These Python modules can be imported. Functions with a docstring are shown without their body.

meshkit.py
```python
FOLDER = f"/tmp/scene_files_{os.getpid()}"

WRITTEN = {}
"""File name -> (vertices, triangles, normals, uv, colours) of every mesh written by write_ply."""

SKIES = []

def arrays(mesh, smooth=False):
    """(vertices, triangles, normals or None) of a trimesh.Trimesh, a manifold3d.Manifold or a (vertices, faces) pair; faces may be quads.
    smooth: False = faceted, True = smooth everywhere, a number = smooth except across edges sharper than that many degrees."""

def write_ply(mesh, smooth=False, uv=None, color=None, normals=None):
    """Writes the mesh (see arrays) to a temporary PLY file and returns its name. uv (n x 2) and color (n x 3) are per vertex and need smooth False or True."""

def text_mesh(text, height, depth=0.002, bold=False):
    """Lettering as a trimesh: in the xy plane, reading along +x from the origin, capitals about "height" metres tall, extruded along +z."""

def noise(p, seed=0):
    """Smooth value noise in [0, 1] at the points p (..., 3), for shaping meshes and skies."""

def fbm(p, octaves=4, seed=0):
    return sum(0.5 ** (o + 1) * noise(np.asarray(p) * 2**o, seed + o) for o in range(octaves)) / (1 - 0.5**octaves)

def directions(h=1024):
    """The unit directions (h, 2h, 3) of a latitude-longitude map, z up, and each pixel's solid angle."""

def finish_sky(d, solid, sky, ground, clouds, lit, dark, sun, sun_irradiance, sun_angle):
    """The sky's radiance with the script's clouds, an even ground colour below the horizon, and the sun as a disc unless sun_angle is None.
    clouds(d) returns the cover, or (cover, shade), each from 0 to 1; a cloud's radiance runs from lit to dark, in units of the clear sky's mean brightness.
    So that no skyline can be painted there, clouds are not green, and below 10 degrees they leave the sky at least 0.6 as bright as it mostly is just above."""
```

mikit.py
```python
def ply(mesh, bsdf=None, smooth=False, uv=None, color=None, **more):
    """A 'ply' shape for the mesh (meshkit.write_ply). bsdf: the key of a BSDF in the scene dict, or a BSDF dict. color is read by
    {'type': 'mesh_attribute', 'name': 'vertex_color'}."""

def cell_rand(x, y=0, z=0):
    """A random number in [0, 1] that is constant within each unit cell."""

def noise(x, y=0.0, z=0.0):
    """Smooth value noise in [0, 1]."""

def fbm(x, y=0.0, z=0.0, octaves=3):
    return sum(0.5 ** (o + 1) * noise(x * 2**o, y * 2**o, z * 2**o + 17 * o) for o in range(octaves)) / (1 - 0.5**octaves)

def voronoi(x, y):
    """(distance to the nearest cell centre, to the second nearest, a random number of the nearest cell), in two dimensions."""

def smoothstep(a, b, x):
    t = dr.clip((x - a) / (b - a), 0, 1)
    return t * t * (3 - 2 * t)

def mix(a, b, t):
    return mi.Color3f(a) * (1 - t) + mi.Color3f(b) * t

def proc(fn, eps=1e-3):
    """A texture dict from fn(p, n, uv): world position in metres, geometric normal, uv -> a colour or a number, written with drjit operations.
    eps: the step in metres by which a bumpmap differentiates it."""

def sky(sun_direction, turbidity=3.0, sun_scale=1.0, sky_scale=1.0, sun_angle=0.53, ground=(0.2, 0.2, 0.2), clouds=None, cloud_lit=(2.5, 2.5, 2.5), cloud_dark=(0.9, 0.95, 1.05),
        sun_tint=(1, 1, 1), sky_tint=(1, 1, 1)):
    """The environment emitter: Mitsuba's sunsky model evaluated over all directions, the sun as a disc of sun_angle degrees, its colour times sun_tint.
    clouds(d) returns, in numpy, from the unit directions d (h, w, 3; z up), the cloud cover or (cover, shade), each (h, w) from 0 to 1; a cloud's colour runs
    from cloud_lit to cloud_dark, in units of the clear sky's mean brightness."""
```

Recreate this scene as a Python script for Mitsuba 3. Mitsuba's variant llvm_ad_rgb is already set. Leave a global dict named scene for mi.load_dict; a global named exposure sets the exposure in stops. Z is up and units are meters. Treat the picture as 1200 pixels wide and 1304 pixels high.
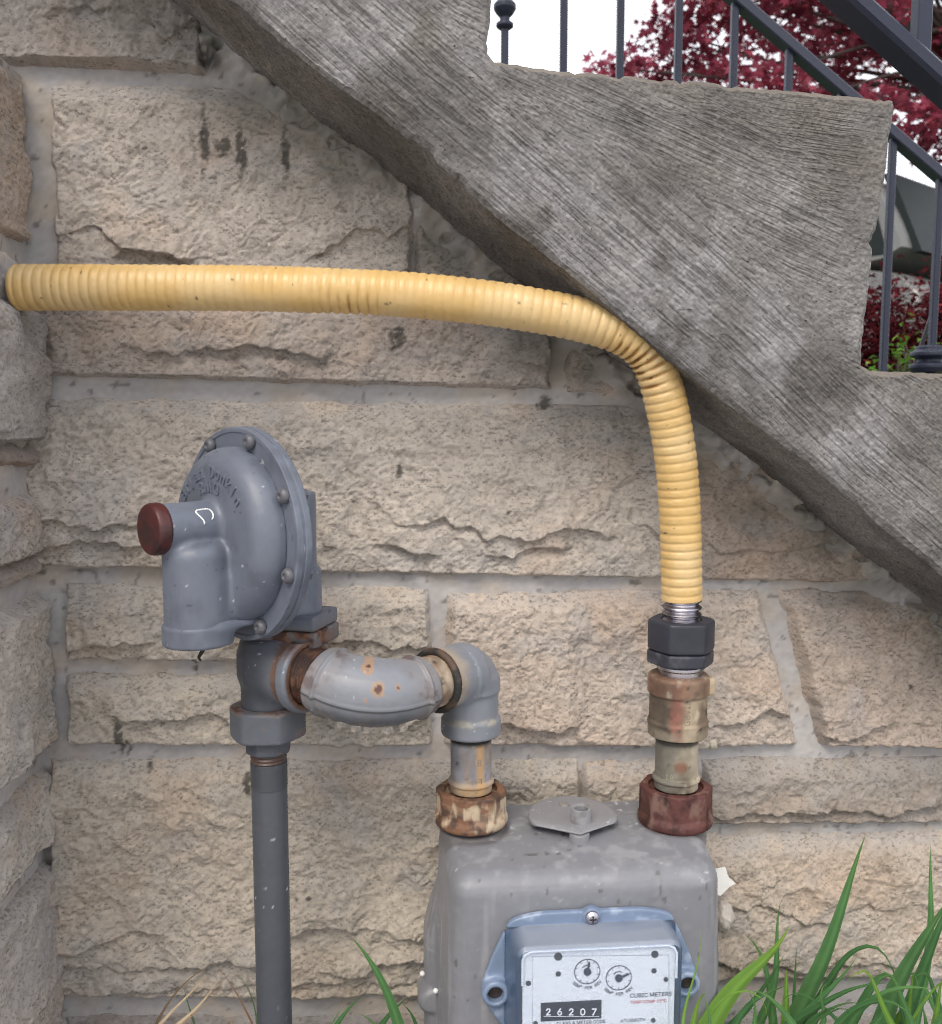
import math, random
import numpy as np, trimesh, mitsuba as mi, drjit as dr, mikit, meshkit
from mikit import proc, noise, fbm, smoothstep, mix
from shapely.geometry import Polygon

# ------------------------------------------------------------------ camera, sky, exposure
scene, labels = {}, {}
W0, H0, FPX = 1200.0, 1304.0, 1200.0
CAM = np.array([0.0, -0.98, 0.75])
YAW, PITCH = math.radians(4.8), math.radians(5.8)
FWD = np.array([math.sin(YAW) * math.cos(PITCH), math.cos(YAW) * math.cos(PITCH), -math.sin(PITCH)])
RGT = np.array([math.cos(YAW), -math.sin(YAW), 0.0])
UPV = np.cross(RGT, FWD)
scene['camera'] = {'type': 'thinlens', 'fov': 2 * math.degrees(math.atan(600 / FPX)), 'fov_axis': 'x', 'aperture_radius': 0.0014, 'focus_distance': 0.84,
                   'near_clip': 0.02, 'far_clip': 400.0,
                   'to_world': mi.ScalarTransform4f().look_at(origin=CAM.tolist(), target=(CAM + FWD).tolist(), up=UPV.tolist())}
scene['sky'] = mikit.sky((-0.35, -0.85, 1.0), turbidity=4, sun_scale=0.32, sun_angle=30, sun_tint=(0.90, 0.98, 1.10), sky_scale=1.0, clouds=lambda d: 1.0, cloud_lit=(2.5, 2.55, 2.7), ground=(0.16, 0.16, 0.15))
exposure = 2.55


def P(px, py, Y):
    """World point on the plane y = Y that is seen at pixel (px, py) of the 1200 x 1304 photograph."""
    d = FWD + RGT * (px - W0 / 2) / FPX - UPV * (py - H0 / 2) / FPX
    return CAM + d * (Y - CAM[1]) / d[1]


def zrow(px, row, Y):
    return P(px, row, Y)[2]


# ------------------------------------------------------------------ materials
VC = {'type': 'mesh_attribute', 'name': 'vertex_color'}


def mat(name, inner, bump=None, scale=1.0, two=True):
    if bump is not None:
        inner = {'type': 'bumpmap', 'arbitrary': bump, 'scale': scale, 'bsdf': inner}
    scene[name] = {'type': 'twosided', 'bsdf': inner} if two else inner


def vc(rough, **k):
    return {'type': 'principled', 'base_color': VC, 'roughness': rough, **k}


def rgb(*c):
    return {'type': 'rgb', 'value': list(c)}


def grain(p, n, uv):
    return 0.0019 * fbm(p.x * 330, p.y * 330, p.z * 400, 3) + 0.0007 * noise(p.x * 900, p.y * 900, p.z * 1100)


def mortar_grain(p, n, uv):
    return 0.0007 * fbm(p.x * 260, p.y * 260, p.z * 260, 3) + 0.0004 * noise(p.x * 900, p.y * 900, p.z * 900)


def paint_bump(p, n, uv):
    return 0.00025 * fbm(p.x * 300, p.y * 300, p.z * 300, 3)


def rust_bump(p, n, uv):
    return 0.0009 * fbm(p.x * 380, p.y * 380, p.z * 380, 3)



def speck_pit_shade(p, n, uv):
    f = fbm(p.x * 330, p.y * 330, p.z * 400, 3)
    b = noise(p.x * 1150 + 9, p.y * 1150, p.z * 1300)
    c = 0.5 + 0.5 * smoothstep(0.35, 0.65, fbm(p.x * 45, p.y * 45, p.z * 45, 2))
    return dr.clip(0.58 * smoothstep(0.50, 0.26, f) * c + 0.26 * smoothstep(0.55, 0.9, b), 0, 0.85)  # fine speckle, plus the shade of the pits painted in as darker colour


mat('stone_face', {'type': 'blendbsdf', 'weight': proc(speck_pit_shade), 'a': vc(0.92, specular=0.25), 'b': {'type': 'principled', 'base_color': rgb(0.12, 0.102, 0.09), 'roughness': 0.95}}, proc(grain, 4e-4))
mat('mortar_face', vc(0.95, specular=0.2), proc(mortar_grain, 4e-4))
mat('grey_paint', vc(0.42, specular=0.5), proc(paint_bump, 5e-4))
mat('rusty_metal', vc(0.62, specular=0.4), proc(rust_bump, 4e-4))
mat('hose_plastic', vc(0.36, specular=0.5), proc(paint_bump, 5e-4))
mat('plain', vc(0.6, specular=0.35))
mat('iron_paint', vc(0.42, specular=0.35), proc(paint_bump, 5e-4))
mat('satin', vc(0.3, specular=0.5))
mat('car_paint', vc(0.3, specular=0.5, clearcoat=0.8, clearcoat_gloss=0.9))
scene['steel'] = {'type': 'twosided', 'bsdf': {'type': 'roughconductor', 'material': 'Cr', 'alpha': 0.18, 'specular_reflectance': rgb(0.72, 0.72, 0.74)}}
scene['dark_glass'] = {'type': 'twosided', 'bsdf': {'type': 'principled', 'base_color': rgb(0.020, 0.024, 0.026), 'roughness': 0.3, 'specular': 0.02}}
scene['window_clear'] = {'type': 'blendbsdf', 'weight': 0.07, 'a': {'type': 'thindielectric', 'int_ior': 1.5, 'specular_transmittance': rgb(0.93, 0.96, 1.0)},
                         'b': {'type': 'twosided', 'bsdf': {'type': 'diffuse', 'reflectance': rgb(0.55, 0.65, 0.85)}}}
scene['window_hazy'] = {'type': 'blendbsdf', 'weight': 0.5, 'a': {'type': 'thindielectric', 'int_ior': 1.5, 'specular_transmittance': rgb(0.68, 0.78, 0.92)},
                        'b': {'type': 'twosided', 'bsdf': {'type': 'principled', 'base_color': VC, 'roughness': 0.3, 'specular': 0.5}}}
scene['water'] = {'type': 'dielectric', 'int_ior': 1.33, 'ext_ior': 1.0}
scene['leaf'] = {'type': 'principledthin', 'base_color': VC, 'roughness': 0.38, 'diff_trans': 0.7, 'spec_trans': 0.0, 'eta': 1.45}
scene['red_leaf'] = {'type': 'principledthin', 'base_color': VC, 'roughness': 0.6, 'diff_trans': 0.9, 'spec_trans': 0.0, 'eta': 1.4}


# ------------------------------------------------------------------ helpers
def nm(p, s, seed=0, o=4):
    return meshkit.fbm(np.asarray(p) * s, o, seed)


def sst(a, b, x):
    t = np.clip((x - a) / (b - a), 0, 1)
    return t * t * (3 - 2 * t)


def lerp(a, b, t):
    t = np.asarray(t)[..., None]
    return np.asarray(a) * (1 - t) + np.asarray(b) * t


def numbered(key):
    if key not in scene and key not in labels:
        return key
    k = 1
    while f'{key}_{k:03d}' in scene or f'{key}_{k:03d}' in labels:
        k += 1
    return f'{key}_{k:03d}'


def add(key, mesh, bsdf, color=None, smooth=True, label=None, cat=None, group=None, kind=None):
    key = numbered(key)
    if isinstance(mesh, tuple):
        v, f = np.asarray(mesh[0], float), np.asarray(mesh[1], int)
        if f.shape[1] == 4:
            f = np.vstack([f[:, [0, 1, 2]], f[:, [0, 2, 3]]])
    else:
        v, f = np.asarray(mesh.vertices), np.asarray(mesh.faces)
    if smooth is not True and smooth is not False:
        m = trimesh.graph.smooth_shade(trimesh.Trimesh(v, f, process=False), angle=np.radians(smooth), facet_minarea=None)
        v, f = np.array(m.vertices), np.array(m.faces)
        smooth = True
    if color is not None:
        c = color(v) if callable(color) else np.broadcast_to(np.asarray(color, float), v.shape)
        scene[key] = mikit.ply((v, f), bsdf, smooth=smooth, color=np.clip(c, 0.002, 0.95))
    else:
        scene[key] = mikit.ply((v, f), bsdf, smooth=smooth)
    tag(key, label, cat, group, kind)
    return key


def tag(key, label=None, cat=None, group=None, kind=None):
    d = {k: x for k, x in (('label', label), ('category', cat), ('group', group), ('kind', kind)) if x}
    if d:
        labels[key] = {**labels.get(key, {}), **d}
    return key


def thing(name, label, cat, group=None):
    return tag(numbered(name), label, cat, group)


def frame(axis):
    a = np.asarray(axis, float) / np.linalg.norm(axis)
    e = np.cross([0, 0, 1] if abs(a[2]) < 0.9 else [0, 1, 0], a)
    e /= np.linalg.norm(e)
    return a, e, np.cross(a, e)


def lathe(profile, o, axis, seg=64):
    """Revolve (radius, height) pairs about the axis through o; heights run along the axis."""
    a, e1, e2 = frame(axis)
    pr = np.asarray(profile, float)
    th = np.arange(seg) * 2 * np.pi / seg
    ring = np.cos(th)[:, None] * e1 + np.sin(th)[:, None] * e2
    v = (np.asarray(o) + pr[:, 1, None, None] * a + np.maximum(pr[:, 0], 1e-6)[:, None, None] * ring[None]).reshape(-1, 3)
    i, j = np.meshgrid(np.arange(len(pr) - 1), np.arange(seg), indexing='ij')
    j2 = (j + 1) % seg
    return v, np.stack([i * seg + j, i * seg + j2, (i + 1) * seg + j2, (i + 1) * seg + j], -1).reshape(-1, 4)


def rprof(pts, r=0.0015, n=4):
    """Round the inner corners of a (radius, height) profile."""
    pts = [np.asarray(p, float) for p in pts]
    out = [pts[0]]
    for a, b, c in zip(pts, pts[1:], pts[2:]):
        u, w = a - b, c - b
        lu, lw = np.linalg.norm(u), np.linalg.norm(w)
        q = min(r, 0.45 * lu, 0.45 * lw)
        p0, p1 = b + u / lu * q, b + w / lw * q
        for t in np.linspace(0, 1, n):
            out.append((1 - t) ** 2 * p0 + 2 * t * (1 - t) * b + t * t * p1)
    out.append(pts[-1])
    # subdivide long runs so that vertex colours have something to sit on
    res = [out[0]]
    for a, b in zip(out, out[1:]):
        k = max(1, int(np.linalg.norm(b - a) / 0.002))
        res += [a + (b - a) * t for t in np.linspace(0, 1, k + 1)[1:]]
    return res


def spline(pts, n):
    from scipy.interpolate import CubicSpline
    pts = np.asarray(pts, float)
    s = np.concatenate([[0], np.cumsum(np.linalg.norm(np.diff(pts, axis=0), axis=1))])
    c = CubicSpline(s, pts)
    dense = c(np.linspace(0, s[-1], 4000))
    L = np.concatenate([[0], np.cumsum(np.linalg.norm(np.diff(dense, axis=0), axis=1))])
    return np.stack([np.interp(np.linspace(0, L[-1], n), L, dense[:, k]) for k in range(3)], 1), L[-1]


def sweep(path, radius, seg=48, up=(0, 0, 1), caps=True):
    """Tube along path (n, 3); radius(s index array (n,1), theta (1,seg)) -> (n, seg)."""
    n = len(path)
    t = np.gradient(path, axis=0)
    t /= np.linalg.norm(t, axis=1, keepdims=True)
    e = np.cross(t[0], up)
    if np.linalg.norm(e) < 1e-3:
        e = np.cross(t[0], [0, 1, 0])
    e /= np.linalg.norm(e)
    E = [e]
    for k in range(1, n):
        e = E[-1] - t[k] * (E[-1] @ t[k])
        E.append(e / np.linalg.norm(e))
    E = np.array(E)
    B = np.cross(t, E)
    th = np.arange(seg) * 2 * np.pi / seg
    r = radius(np.arange(n)[:, None], th[None]) if callable(radius) else np.full((n, seg), radius)
    v = path[:, None] + r[..., None] * (np.cos(th)[None, :, None] * E[:, None] + np.sin(th)[None, :, None] * B[:, None])
    v = v.reshape(-1, 3)
    i, j = np.meshgrid(np.arange(n - 1), np.arange(seg), indexing='ij')
    j2 = (j + 1) % seg
    q = np.stack([i * seg + j, i * seg + j2, (i + 1) * seg + j2, (i + 1) * seg + j], -1).reshape(-1, 4)
    f = np.vstack([q[:, [0, 1, 2]], q[:, [0, 2, 3]]])
    if caps:
        v = np.vstack([v, path[:1], path[-1:]])
        k, m = np.arange(seg), len(v) - 2
        f = np.vstack([f, np.stack([(k + 1) % seg, k, k * 0 + m], 1), np.stack([k + (n - 1) * seg, (k + 1) % seg + (n - 1) * seg, k * 0 + m + 1], 1)])
    return v, f


def bar(p, q, w, h, up=(0, 0, 1), r=0.0015):
    """A bar of rectangular section with eased edges from p to q."""
    p, q = np.asarray(p, float), np.asarray(q, float)
    a = (q - p) / np.linalg.norm(q - p)
    s = np.cross(a, up)
    if np.linalg.norm(s) < 1e-3:
        s = np.cross(a, [0, 1, 0])
    s /= np.linalg.norm(s)
    u = np.cross(s, a)
    pts = [(w / 2 - r, -h / 2), (w / 2, -h / 2 + r), (w / 2, h / 2 - r), (w / 2 - r, h / 2), (-w / 2 + r, h / 2), (-w / 2, h / 2 - r), (-w / 2, -h / 2 + r), (-w / 2 + r, -h / 2)]
    v = np.array([b + x * s + y * u for b in (p, q) for x, y in pts])
    k = np.arange(8)
    f = np.vstack([np.stack([k, k + 8, (k + 1) % 8 + 8], 1), np.stack([k, (k + 1) % 8 + 8, (k + 1) % 8], 1),
                   np.stack([k[1:-1] * 0, k[1:-1], k[1:-1] + 1], 1), np.stack([k[1:-1] * 0 + 8, k[1:-1] + 9, k[1:-1] + 8], 1)])
    m = trimesh.Trimesh(v, f, process=False)
    if m.volume < 0:
        m.invert()
    return m


def cat(*ms):
    vs, fs, n = [], [], 0
    for m in ms:
        v, f = (np.asarray(m[0]), np.asarray(m[1])) if isinstance(m, tuple) else (np.asarray(m.vertices), np.asarray(m.faces))
        if f.shape[1] == 4:
            f = np.vstack([f[:, [0, 1, 2]], f[:, [0, 2, 3]]])
        vs.append(v); fs.append(f + n); n += len(v)
    return np.vstack(vs), np.vstack(fs)


def snet(f, lo, hi, h):
    """Surface nets: the zero level of f (negative inside) as quads, vertices pulled onto the surface."""
    lo, hi = np.asarray(lo, float), np.asarray(hi, float)
    ax = [np.arange(lo[i], hi[i] + h, h) for i in range(3)]
    X = np.stack(np.meshgrid(*ax, indexing='ij'), -1)
    V = f(X)
    c = tuple(np.array(V.shape) - 1)
    acc, cnt = np.zeros((*c, 3)), np.zeros(c)
    cross = []
    for a in range(3):
        s0, s1 = [slice(None)] * 3, [slice(None)] * 3
        s0[a], s1[a] = slice(0, -1), slice(1, None)
        v0, v1 = V[tuple(s0)], V[tuple(s1)]
        cr = (v0 < 0) != (v1 < 0)
        t = np.where(cr, v0 / np.where(cr, v0 - v1, 1), 0)
        Q = X[tuple(s0)].copy()
        Q[..., a] += t * h
        Q *= cr[..., None]
        b, d = [k for k in range(3) if k != a]
        for i in (0, 1):
            for j in (0, 1):
                s = [slice(None)] * 3
                s[b], s[d] = slice(i, i + c[b]), slice(j, j + c[d])
                acc += Q[tuple(s)]; cnt += cr[tuple(s)]
        cross.append((a, b, d, cr, v0 < 0))
    ids = np.full(c, -1)
    on = cnt > 0
    ids[on] = np.arange(on.sum())
    v = acc[on] / cnt[on][:, None]
    quads = []
    for a, b, d, cr, ins in cross:
        idx = np.argwhere(cr)
        ok = (idx[:, b] > 0) & (idx[:, d] > 0) & (idx[:, b] < c[b]) & (idx[:, d] < c[d])
        idx = idx[ok]
        g = []
        for i, j in ((1, 1), (0, 1), (0, 0), (1, 0)):
            k = idx.copy()
            k[:, b] -= i; k[:, d] -= j
            g.append(ids[k[:, 0], k[:, 1], k[:, 2]])
        q = np.stack(g, 1)
        flip = ins[idx[:, 0], idx[:, 1], idx[:, 2]] ^ (a == 1)
        q[~flip] = q[~flip][:, ::-1]
        quads.append(q)
    e = h * 0.1
    for _ in range(2):
        val = f(v)
        g = np.stack([(f(v + e * np.eye(3)[k]) - f(v - e * np.eye(3)[k])) / (2 * e) for k in range(3)], 1)
        v = v - np.clip(val / np.maximum((g * g).sum(1), 0.05), -h, h)[:, None] * g
    return v, np.vstack(quads)


def smin(a, b, k):
    h = np.clip(0.5 + 0.5 * (b - a) / k, 0, 1)
    return b * (1 - h) + a * h - k * h * (1 - h)


def s_cyl(p, a, b, R, r=0.002, R2=None):
    """Capped cylinder (or cone R -> R2) from a to b with rounded rims."""
    a, b = np.asarray(a, float), np.asarray(b, float)
    L = np.linalg.norm(b - a); u = (b - a) / L
    t = (p - a) @ u
    rad = np.linalg.norm(p - a - t[..., None] * u, axis=-1)
    if R2 is not None:
        R = R + (R2 - R) * np.clip(t / L, 0, 1)
    dx, dy = rad - R + r, np.abs(t - L / 2) - L / 2 + r
    return np.minimum(np.maximum(dx, dy), 0) + np.hypot(np.maximum(dx, 0), np.maximum(dy, 0)) - r


def s_box(p, c, half, r, axes=None):
    q = p - np.asarray(c)
    if axes is not None:
        q = np.stack([q @ np.asarray(e) for e in axes], -1)
    d = np.abs(q) - np.asarray(half) + r
    return np.minimum(d.max(-1), 0) + np.linalg.norm(np.maximum(d, 0), axis=-1) - r


def s_prism(p, o, axis, t0, t1, R, n, r=0.0025, rot=0.0):
    """Regular n-gon prism (R = in-circle radius) with eased edges."""
    a, e1, e2 = frame(axis)
    q = p - np.asarray(o)
    t, x, y = q @ a, q @ e1, q @ e2
    side = np.max(np.stack([x * math.cos(rot + 2 * math.pi * k / n) + y * math.sin(rot + 2 * math.pi * k / n) for k in range(n)]), 0) - R
    rr = np.hypot(x, y) - R * 1.09
    side = -smin(-side, -rr, r)
    cap = np.abs(t - (t0 + t1) / 2) - (t1 - t0) / 2
    return -smin(-side, -cap, r)


def text_flat(s, h, depth=0.0006, bold=False, center=True):
    m = meshkit.text_mesh(s, h, depth, bold)
    v = np.array(m.vertices)
    if center:
        v[:, 0] -= (v[:, 0].min() + v[:, 0].max()) / 2
    return v, np.array(m.faces)


def place(vf, o, ex, ey, ez):
    v, f = vf[0], vf[1]
    return np.asarray(o) + v[:, :1] * np.asarray(ex) + v[:, 1:2] * np.asarray(ey) + v[:, 2:3] * np.asarray(ez), f


def wrap_text(s, h, o, axis_e, R, ang, z, depth=0.0008, turn=0.0, bold=False):
    """Lettering standing on an upright cylinder of radius R about o at bearing ang (0 = towards -y, positive to +x)."""
    v, f = text_flat(s, h, depth, bold)
    c, sn = math.cos(turn), math.sin(turn)
    x, y = v[:, 0] * c - v[:, 1] * sn, v[:, 0] * sn + v[:, 1] * c
    th = ang + x / R
    rr = R - 0.0002 + v[:, 2]
    return np.stack([o[0] + rr * np.sin(th), o[1] - rr * np.cos(th), z + y], 1), f


rng = np.random.default_rng(7)
random.seed(7)
# ------------------------------------------------------------------ colours (linear)
STONE = np.array([0.435, 0.402, 0.374])
MORTAR = np.array([0.41, 0.395, 0.395])
GREY = np.array([0.112, 0.123, 0.148])
RUST = np.array([0.125, 0.056, 0.032])
RUSTD = np.array([0.055, 0.024, 0.017])
CREAM = np.array([0.50, 0.41, 0.31])
#@@SETTING
# ------------------------------------------------------------------ staircase
YS = -0.17
sof_px = [(-160, -370), (293, 0), (345, 42), (400, 86), (474, 140), (548, 200), (633, 277), (700, 330), (770, 387), (860, 460), (960, 537), (1053, 609), (1130, 674), (1200, 731), (1700, 1141), (2311, 1641)]
top_px = [(2480, 1641), (2500, 1215), (2060, 1200), (2100, 868), (1575, 850), (1622, 492), (1110, 473), (1097, 466), (1099, 440), (1112, 340), (1130, 225), (1143, 138), (1141, 125),
          (1000, 113), (850, 100), (760, 93), (700, 88), (660, 81), (630, 77), (622, 66), (626, 0), (634, -270), (110, -300), (114, -640), (-900, -660), (-900, -370)]
sof = np.array([P(x, y, YS) for x, y in sof_px])[:, [0, 2]]
tops = np.array([P(x, y, YS) for x, y in top_px])[:, [0, 2]]
sof[-1, 1] = tops[0, 1] = -0.02


def soffit(x):
    return np.interp(x, sof[:, 0], sof[:, 1])


def build_stair():
    ring = np.vstack([sof, tops])
    pts = []
    for a, b in zip(ring, np.roll(ring, -1, 0)):
        n = max(1, int(np.linalg.norm(b - a) / 0.004))
        pts += [a + (b - a) * t for t in np.arange(n) / n]
    pts = np.array(pts)
    t = np.roll(pts, -1, 0) - np.roll(pts, 1, 0)
    nrm = np.stack([t[:, 1], -t[:, 0]], 1) / np.linalg.norm(t, axis=1, keepdims=True)
    p3 = np.c_[pts, pts[:, :1] * 0]
    j = (nm(p3, 9, 3, 2) - 0.5) * 0.004 + (nm(p3, 260, 5, 3) - 0.5) * 0.0024
    j += 0.0030 * sst(0.68, 0.80, nm(p3, 42, 12, 2)) * (0.3 + nm(p3, 160, 13, 2))
    pts = pts - nrm * j[:, None]
    ch = 0.0022 + 0.0035 * nm(p3, 90, 9, 2)
    inner = pts - nrm * ch[:, None]
    if Polygon(pts).exterior.is_ccw is False:
        pass
    v2, f = trimesh.creation.triangulate_polygon(Polygon(inner), engine='earcut')
    n = len(pts)
    # the outline vertices first, in order
    V = [np.c_[inner[:, 0], np.full(n, YS), inner[:, 1]], np.c_[pts[:, 0], YS + ch * 0.9, pts[:, 1]]]
    ys = (-0.162, -0.152, -0.142, -0.132, -0.12, -0.108, -0.096, -0.084, -0.07, -0.055, -0.04, -0.025, -0.01, 0.0, 0.2, 0.55, 0.9)
    for y in ys:
        q = np.c_[pts[:, 0], np.full(n, y), pts[:, 1]]
        g = sst(-0.168, -0.14, y)
        w = (nm(q, 24, 8, 3) - 0.5) * 0.010 + (nm(q, 110, 18, 3) - 0.5) * 0.004
        V.append(np.c_[pts[:, 0], np.full(n, y), pts[:, 1]] + np.c_[nrm[:, 0], 0 * nrm[:, 0], nrm[:, 1]] * (g * (j + w))[:, None])
    V = np.vstack(V)
    k = np.arange(n); k2 = (k + 1) % n
    F = []
    for r in range(1 + len(ys)):
        F += [np.stack([k + r * n, k2 + r * n, k2 + (r + 1) * n], 1), np.stack([k + r * n, k2 + (r + 1) * n, k + (r + 1) * n], 1)]
    from scipy.spatial import cKDTree
    idx = cKDTree(inner).query(v2)[1]
    F.append(idx[np.asarray(f)]); F.append(idx[np.asarray(f)][:, ::-1] + (1 + len(ys)) * n)
    m = trimesh.Trimesh(V, np.vstack(F), process=False)
    trimesh.repair.fix_normals(m)
    return m


SL = np.array([0.634, 0.773])          # up-right normal of the flight
c0 = P(860, 460, YS)[[0, 2]] @ SL
ZTR, XRI, XLE = float(P(1143, 125, YS)[2]), float(P(1143, 125, YS)[0]), float(P(640, 80, YS)[0])


def streaks(p):
    """Broom strokes: along the flight low down, turning level under the treads. Returns (stroke 0..1, distance above the soffit)."""
    d = p.x * SL[0] + p.z * SL[1] - c0
    u = p.x * SL[1] - p.z * SL[0]
    wob = 0.010 * (noise(p.x * 7, p.z * 7, 3.0) - 0.5)
    q = d + 0.09 * (fbm(p.x * 16, p.z * 16, 8.0, 3) - 0.5)
    w1, w2 = smoothstep(0.05, 0.15, q), smoothstep(0.13, 0.235, q)

    GR = fbm(p.x * 300, p.y * 300, p.z * 300, 2)

    def set_(v, a, k):
        v = v + wob + 0.0012 * (noise(p.x * 60, p.z * 60, k) - 0.5)
        return 0.34 * noise(v * 560, a * 26, k) + 0.48 * noise(v * 1200, a * 52, k + 1) + 0.18 * GR

    s = set_(d, u, 1.0)
    s = s * (1 - w1) + set_(p.z * 0.92 + p.x * 0.39, p.x, 11.0) * w1
    s = s * (1 - w2) + set_(p.z * 0.99 + p.x * 0.13, p.x, 21.0) * w2
    # the cast edges of the step were left grainy
    e = dr.maximum(p.z - (ZTR + 0.10 * (XRI - p.x)) + 0.020, (p.x - XRI - 0.13 * (p.z - ZTR)) + 0.034) + 0.030 * (fbm(p.x * 40, p.z * 40, 2.0, 3) - 0.5)
    m = smoothstep(-0.02, 0.012, e) * smoothstep(XRI + 0.02, XRI, p.x) * smoothstep(XLE, XLE + 0.04, p.x) * smoothstep(ZTR - 0.24, ZTR - 0.20, p.z) * 0.8
    return s * (1 - m) + m * (0.28 + 0.44 * fbm(p.x * 330, p.y * 330, p.z * 330, 2)), d


def conc_h(p, n, uv):
    s, d = streaks(p)
    front = smoothstep(0.6, 0.95, dr.abs(n.y))
    rough = fbm(p.x * 240, p.y * 240, p.z * 240, 3)
    return front * 0.0015 * smoothstep(0.25, 0.75, s) + 0.0014 * rough + 0.002 * (fbm(p.x * 50, p.y * 50, p.z * 50, 2) - 0.5)


def conc_c(p, n, uv):
    s, d = streaks(p)
    front = smoothstep(0.6, 0.95, dr.abs(n.y))
    base = mix((0.098, 0.093, 0.090), (0.178, 0.170, 0.167), smoothstep(0.3, 0.7, fbm(p.x * 9, p.y * 9, p.z * 9 + 3, 4)))
    base = mix(base, (0.14, 0.118, 0.098), 0.42 * smoothstep(0.47, 0.68, fbm(p.x * 8 + 7, p.y * 8, p.z * 8, 4)))
    base = mix(base, (0.075, 0.068, 0.062), 0.35 * smoothstep(0.46, 0.70, fbm(p.x * 20 + 3, p.y * 20, p.z * 20, 4)))
    lime = (smoothstep(0.50, 0.70, fbm(p.x * 15 + 2, p.z * 11, 9.0, 5)) * smoothstep(0.14, 0.02, dr.abs(d - 0.025)) + 0.55 * smoothstep(0.62, 0.72, fbm(p.x * 32, p.z * 17, 2.0, 5))) * front
    base = mix(base, (0.32, 0.315, 0.33), 0.5 * dr.clip(lime, 0, 1))
    vary = 0.55 + 0.45 * smoothstep(0.3, 0.6, fbm(p.x * 24, p.z * 24, 4.0, 3))
    base = mix(base, (0.022, 0.02, 0.02), 0.56 * smoothstep(0.47, 0.30, s) * front * vary)
    base = mix(base, (0.25, 0.24, 0.235), 0.24 * smoothstep(0.56, 0.72, s) * front)
    pock = smoothstep(0.90, 0.95, noise(p.x * 240, p.y * 240, p.z * 240))
    base = mix(base, (0.03, 0.028, 0.026), 0.8 * pock)
    base = base * (0.40 + 1.2 * fbm(p.x * 420, p.y * 420, p.z * 420, 2))
    base = base * (0.78 + 0.44 * fbm(p.x * 70, p.y * 70, p.z * 70, 3))
    under = smoothstep(0.2, 0.7, -n.z)
    return mix(base, mix((0.105, 0.092, 0.08), (0.19, 0.17, 0.152), fbm(p.x * 30, p.y * 30, p.z * 30, 3)), under)


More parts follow.
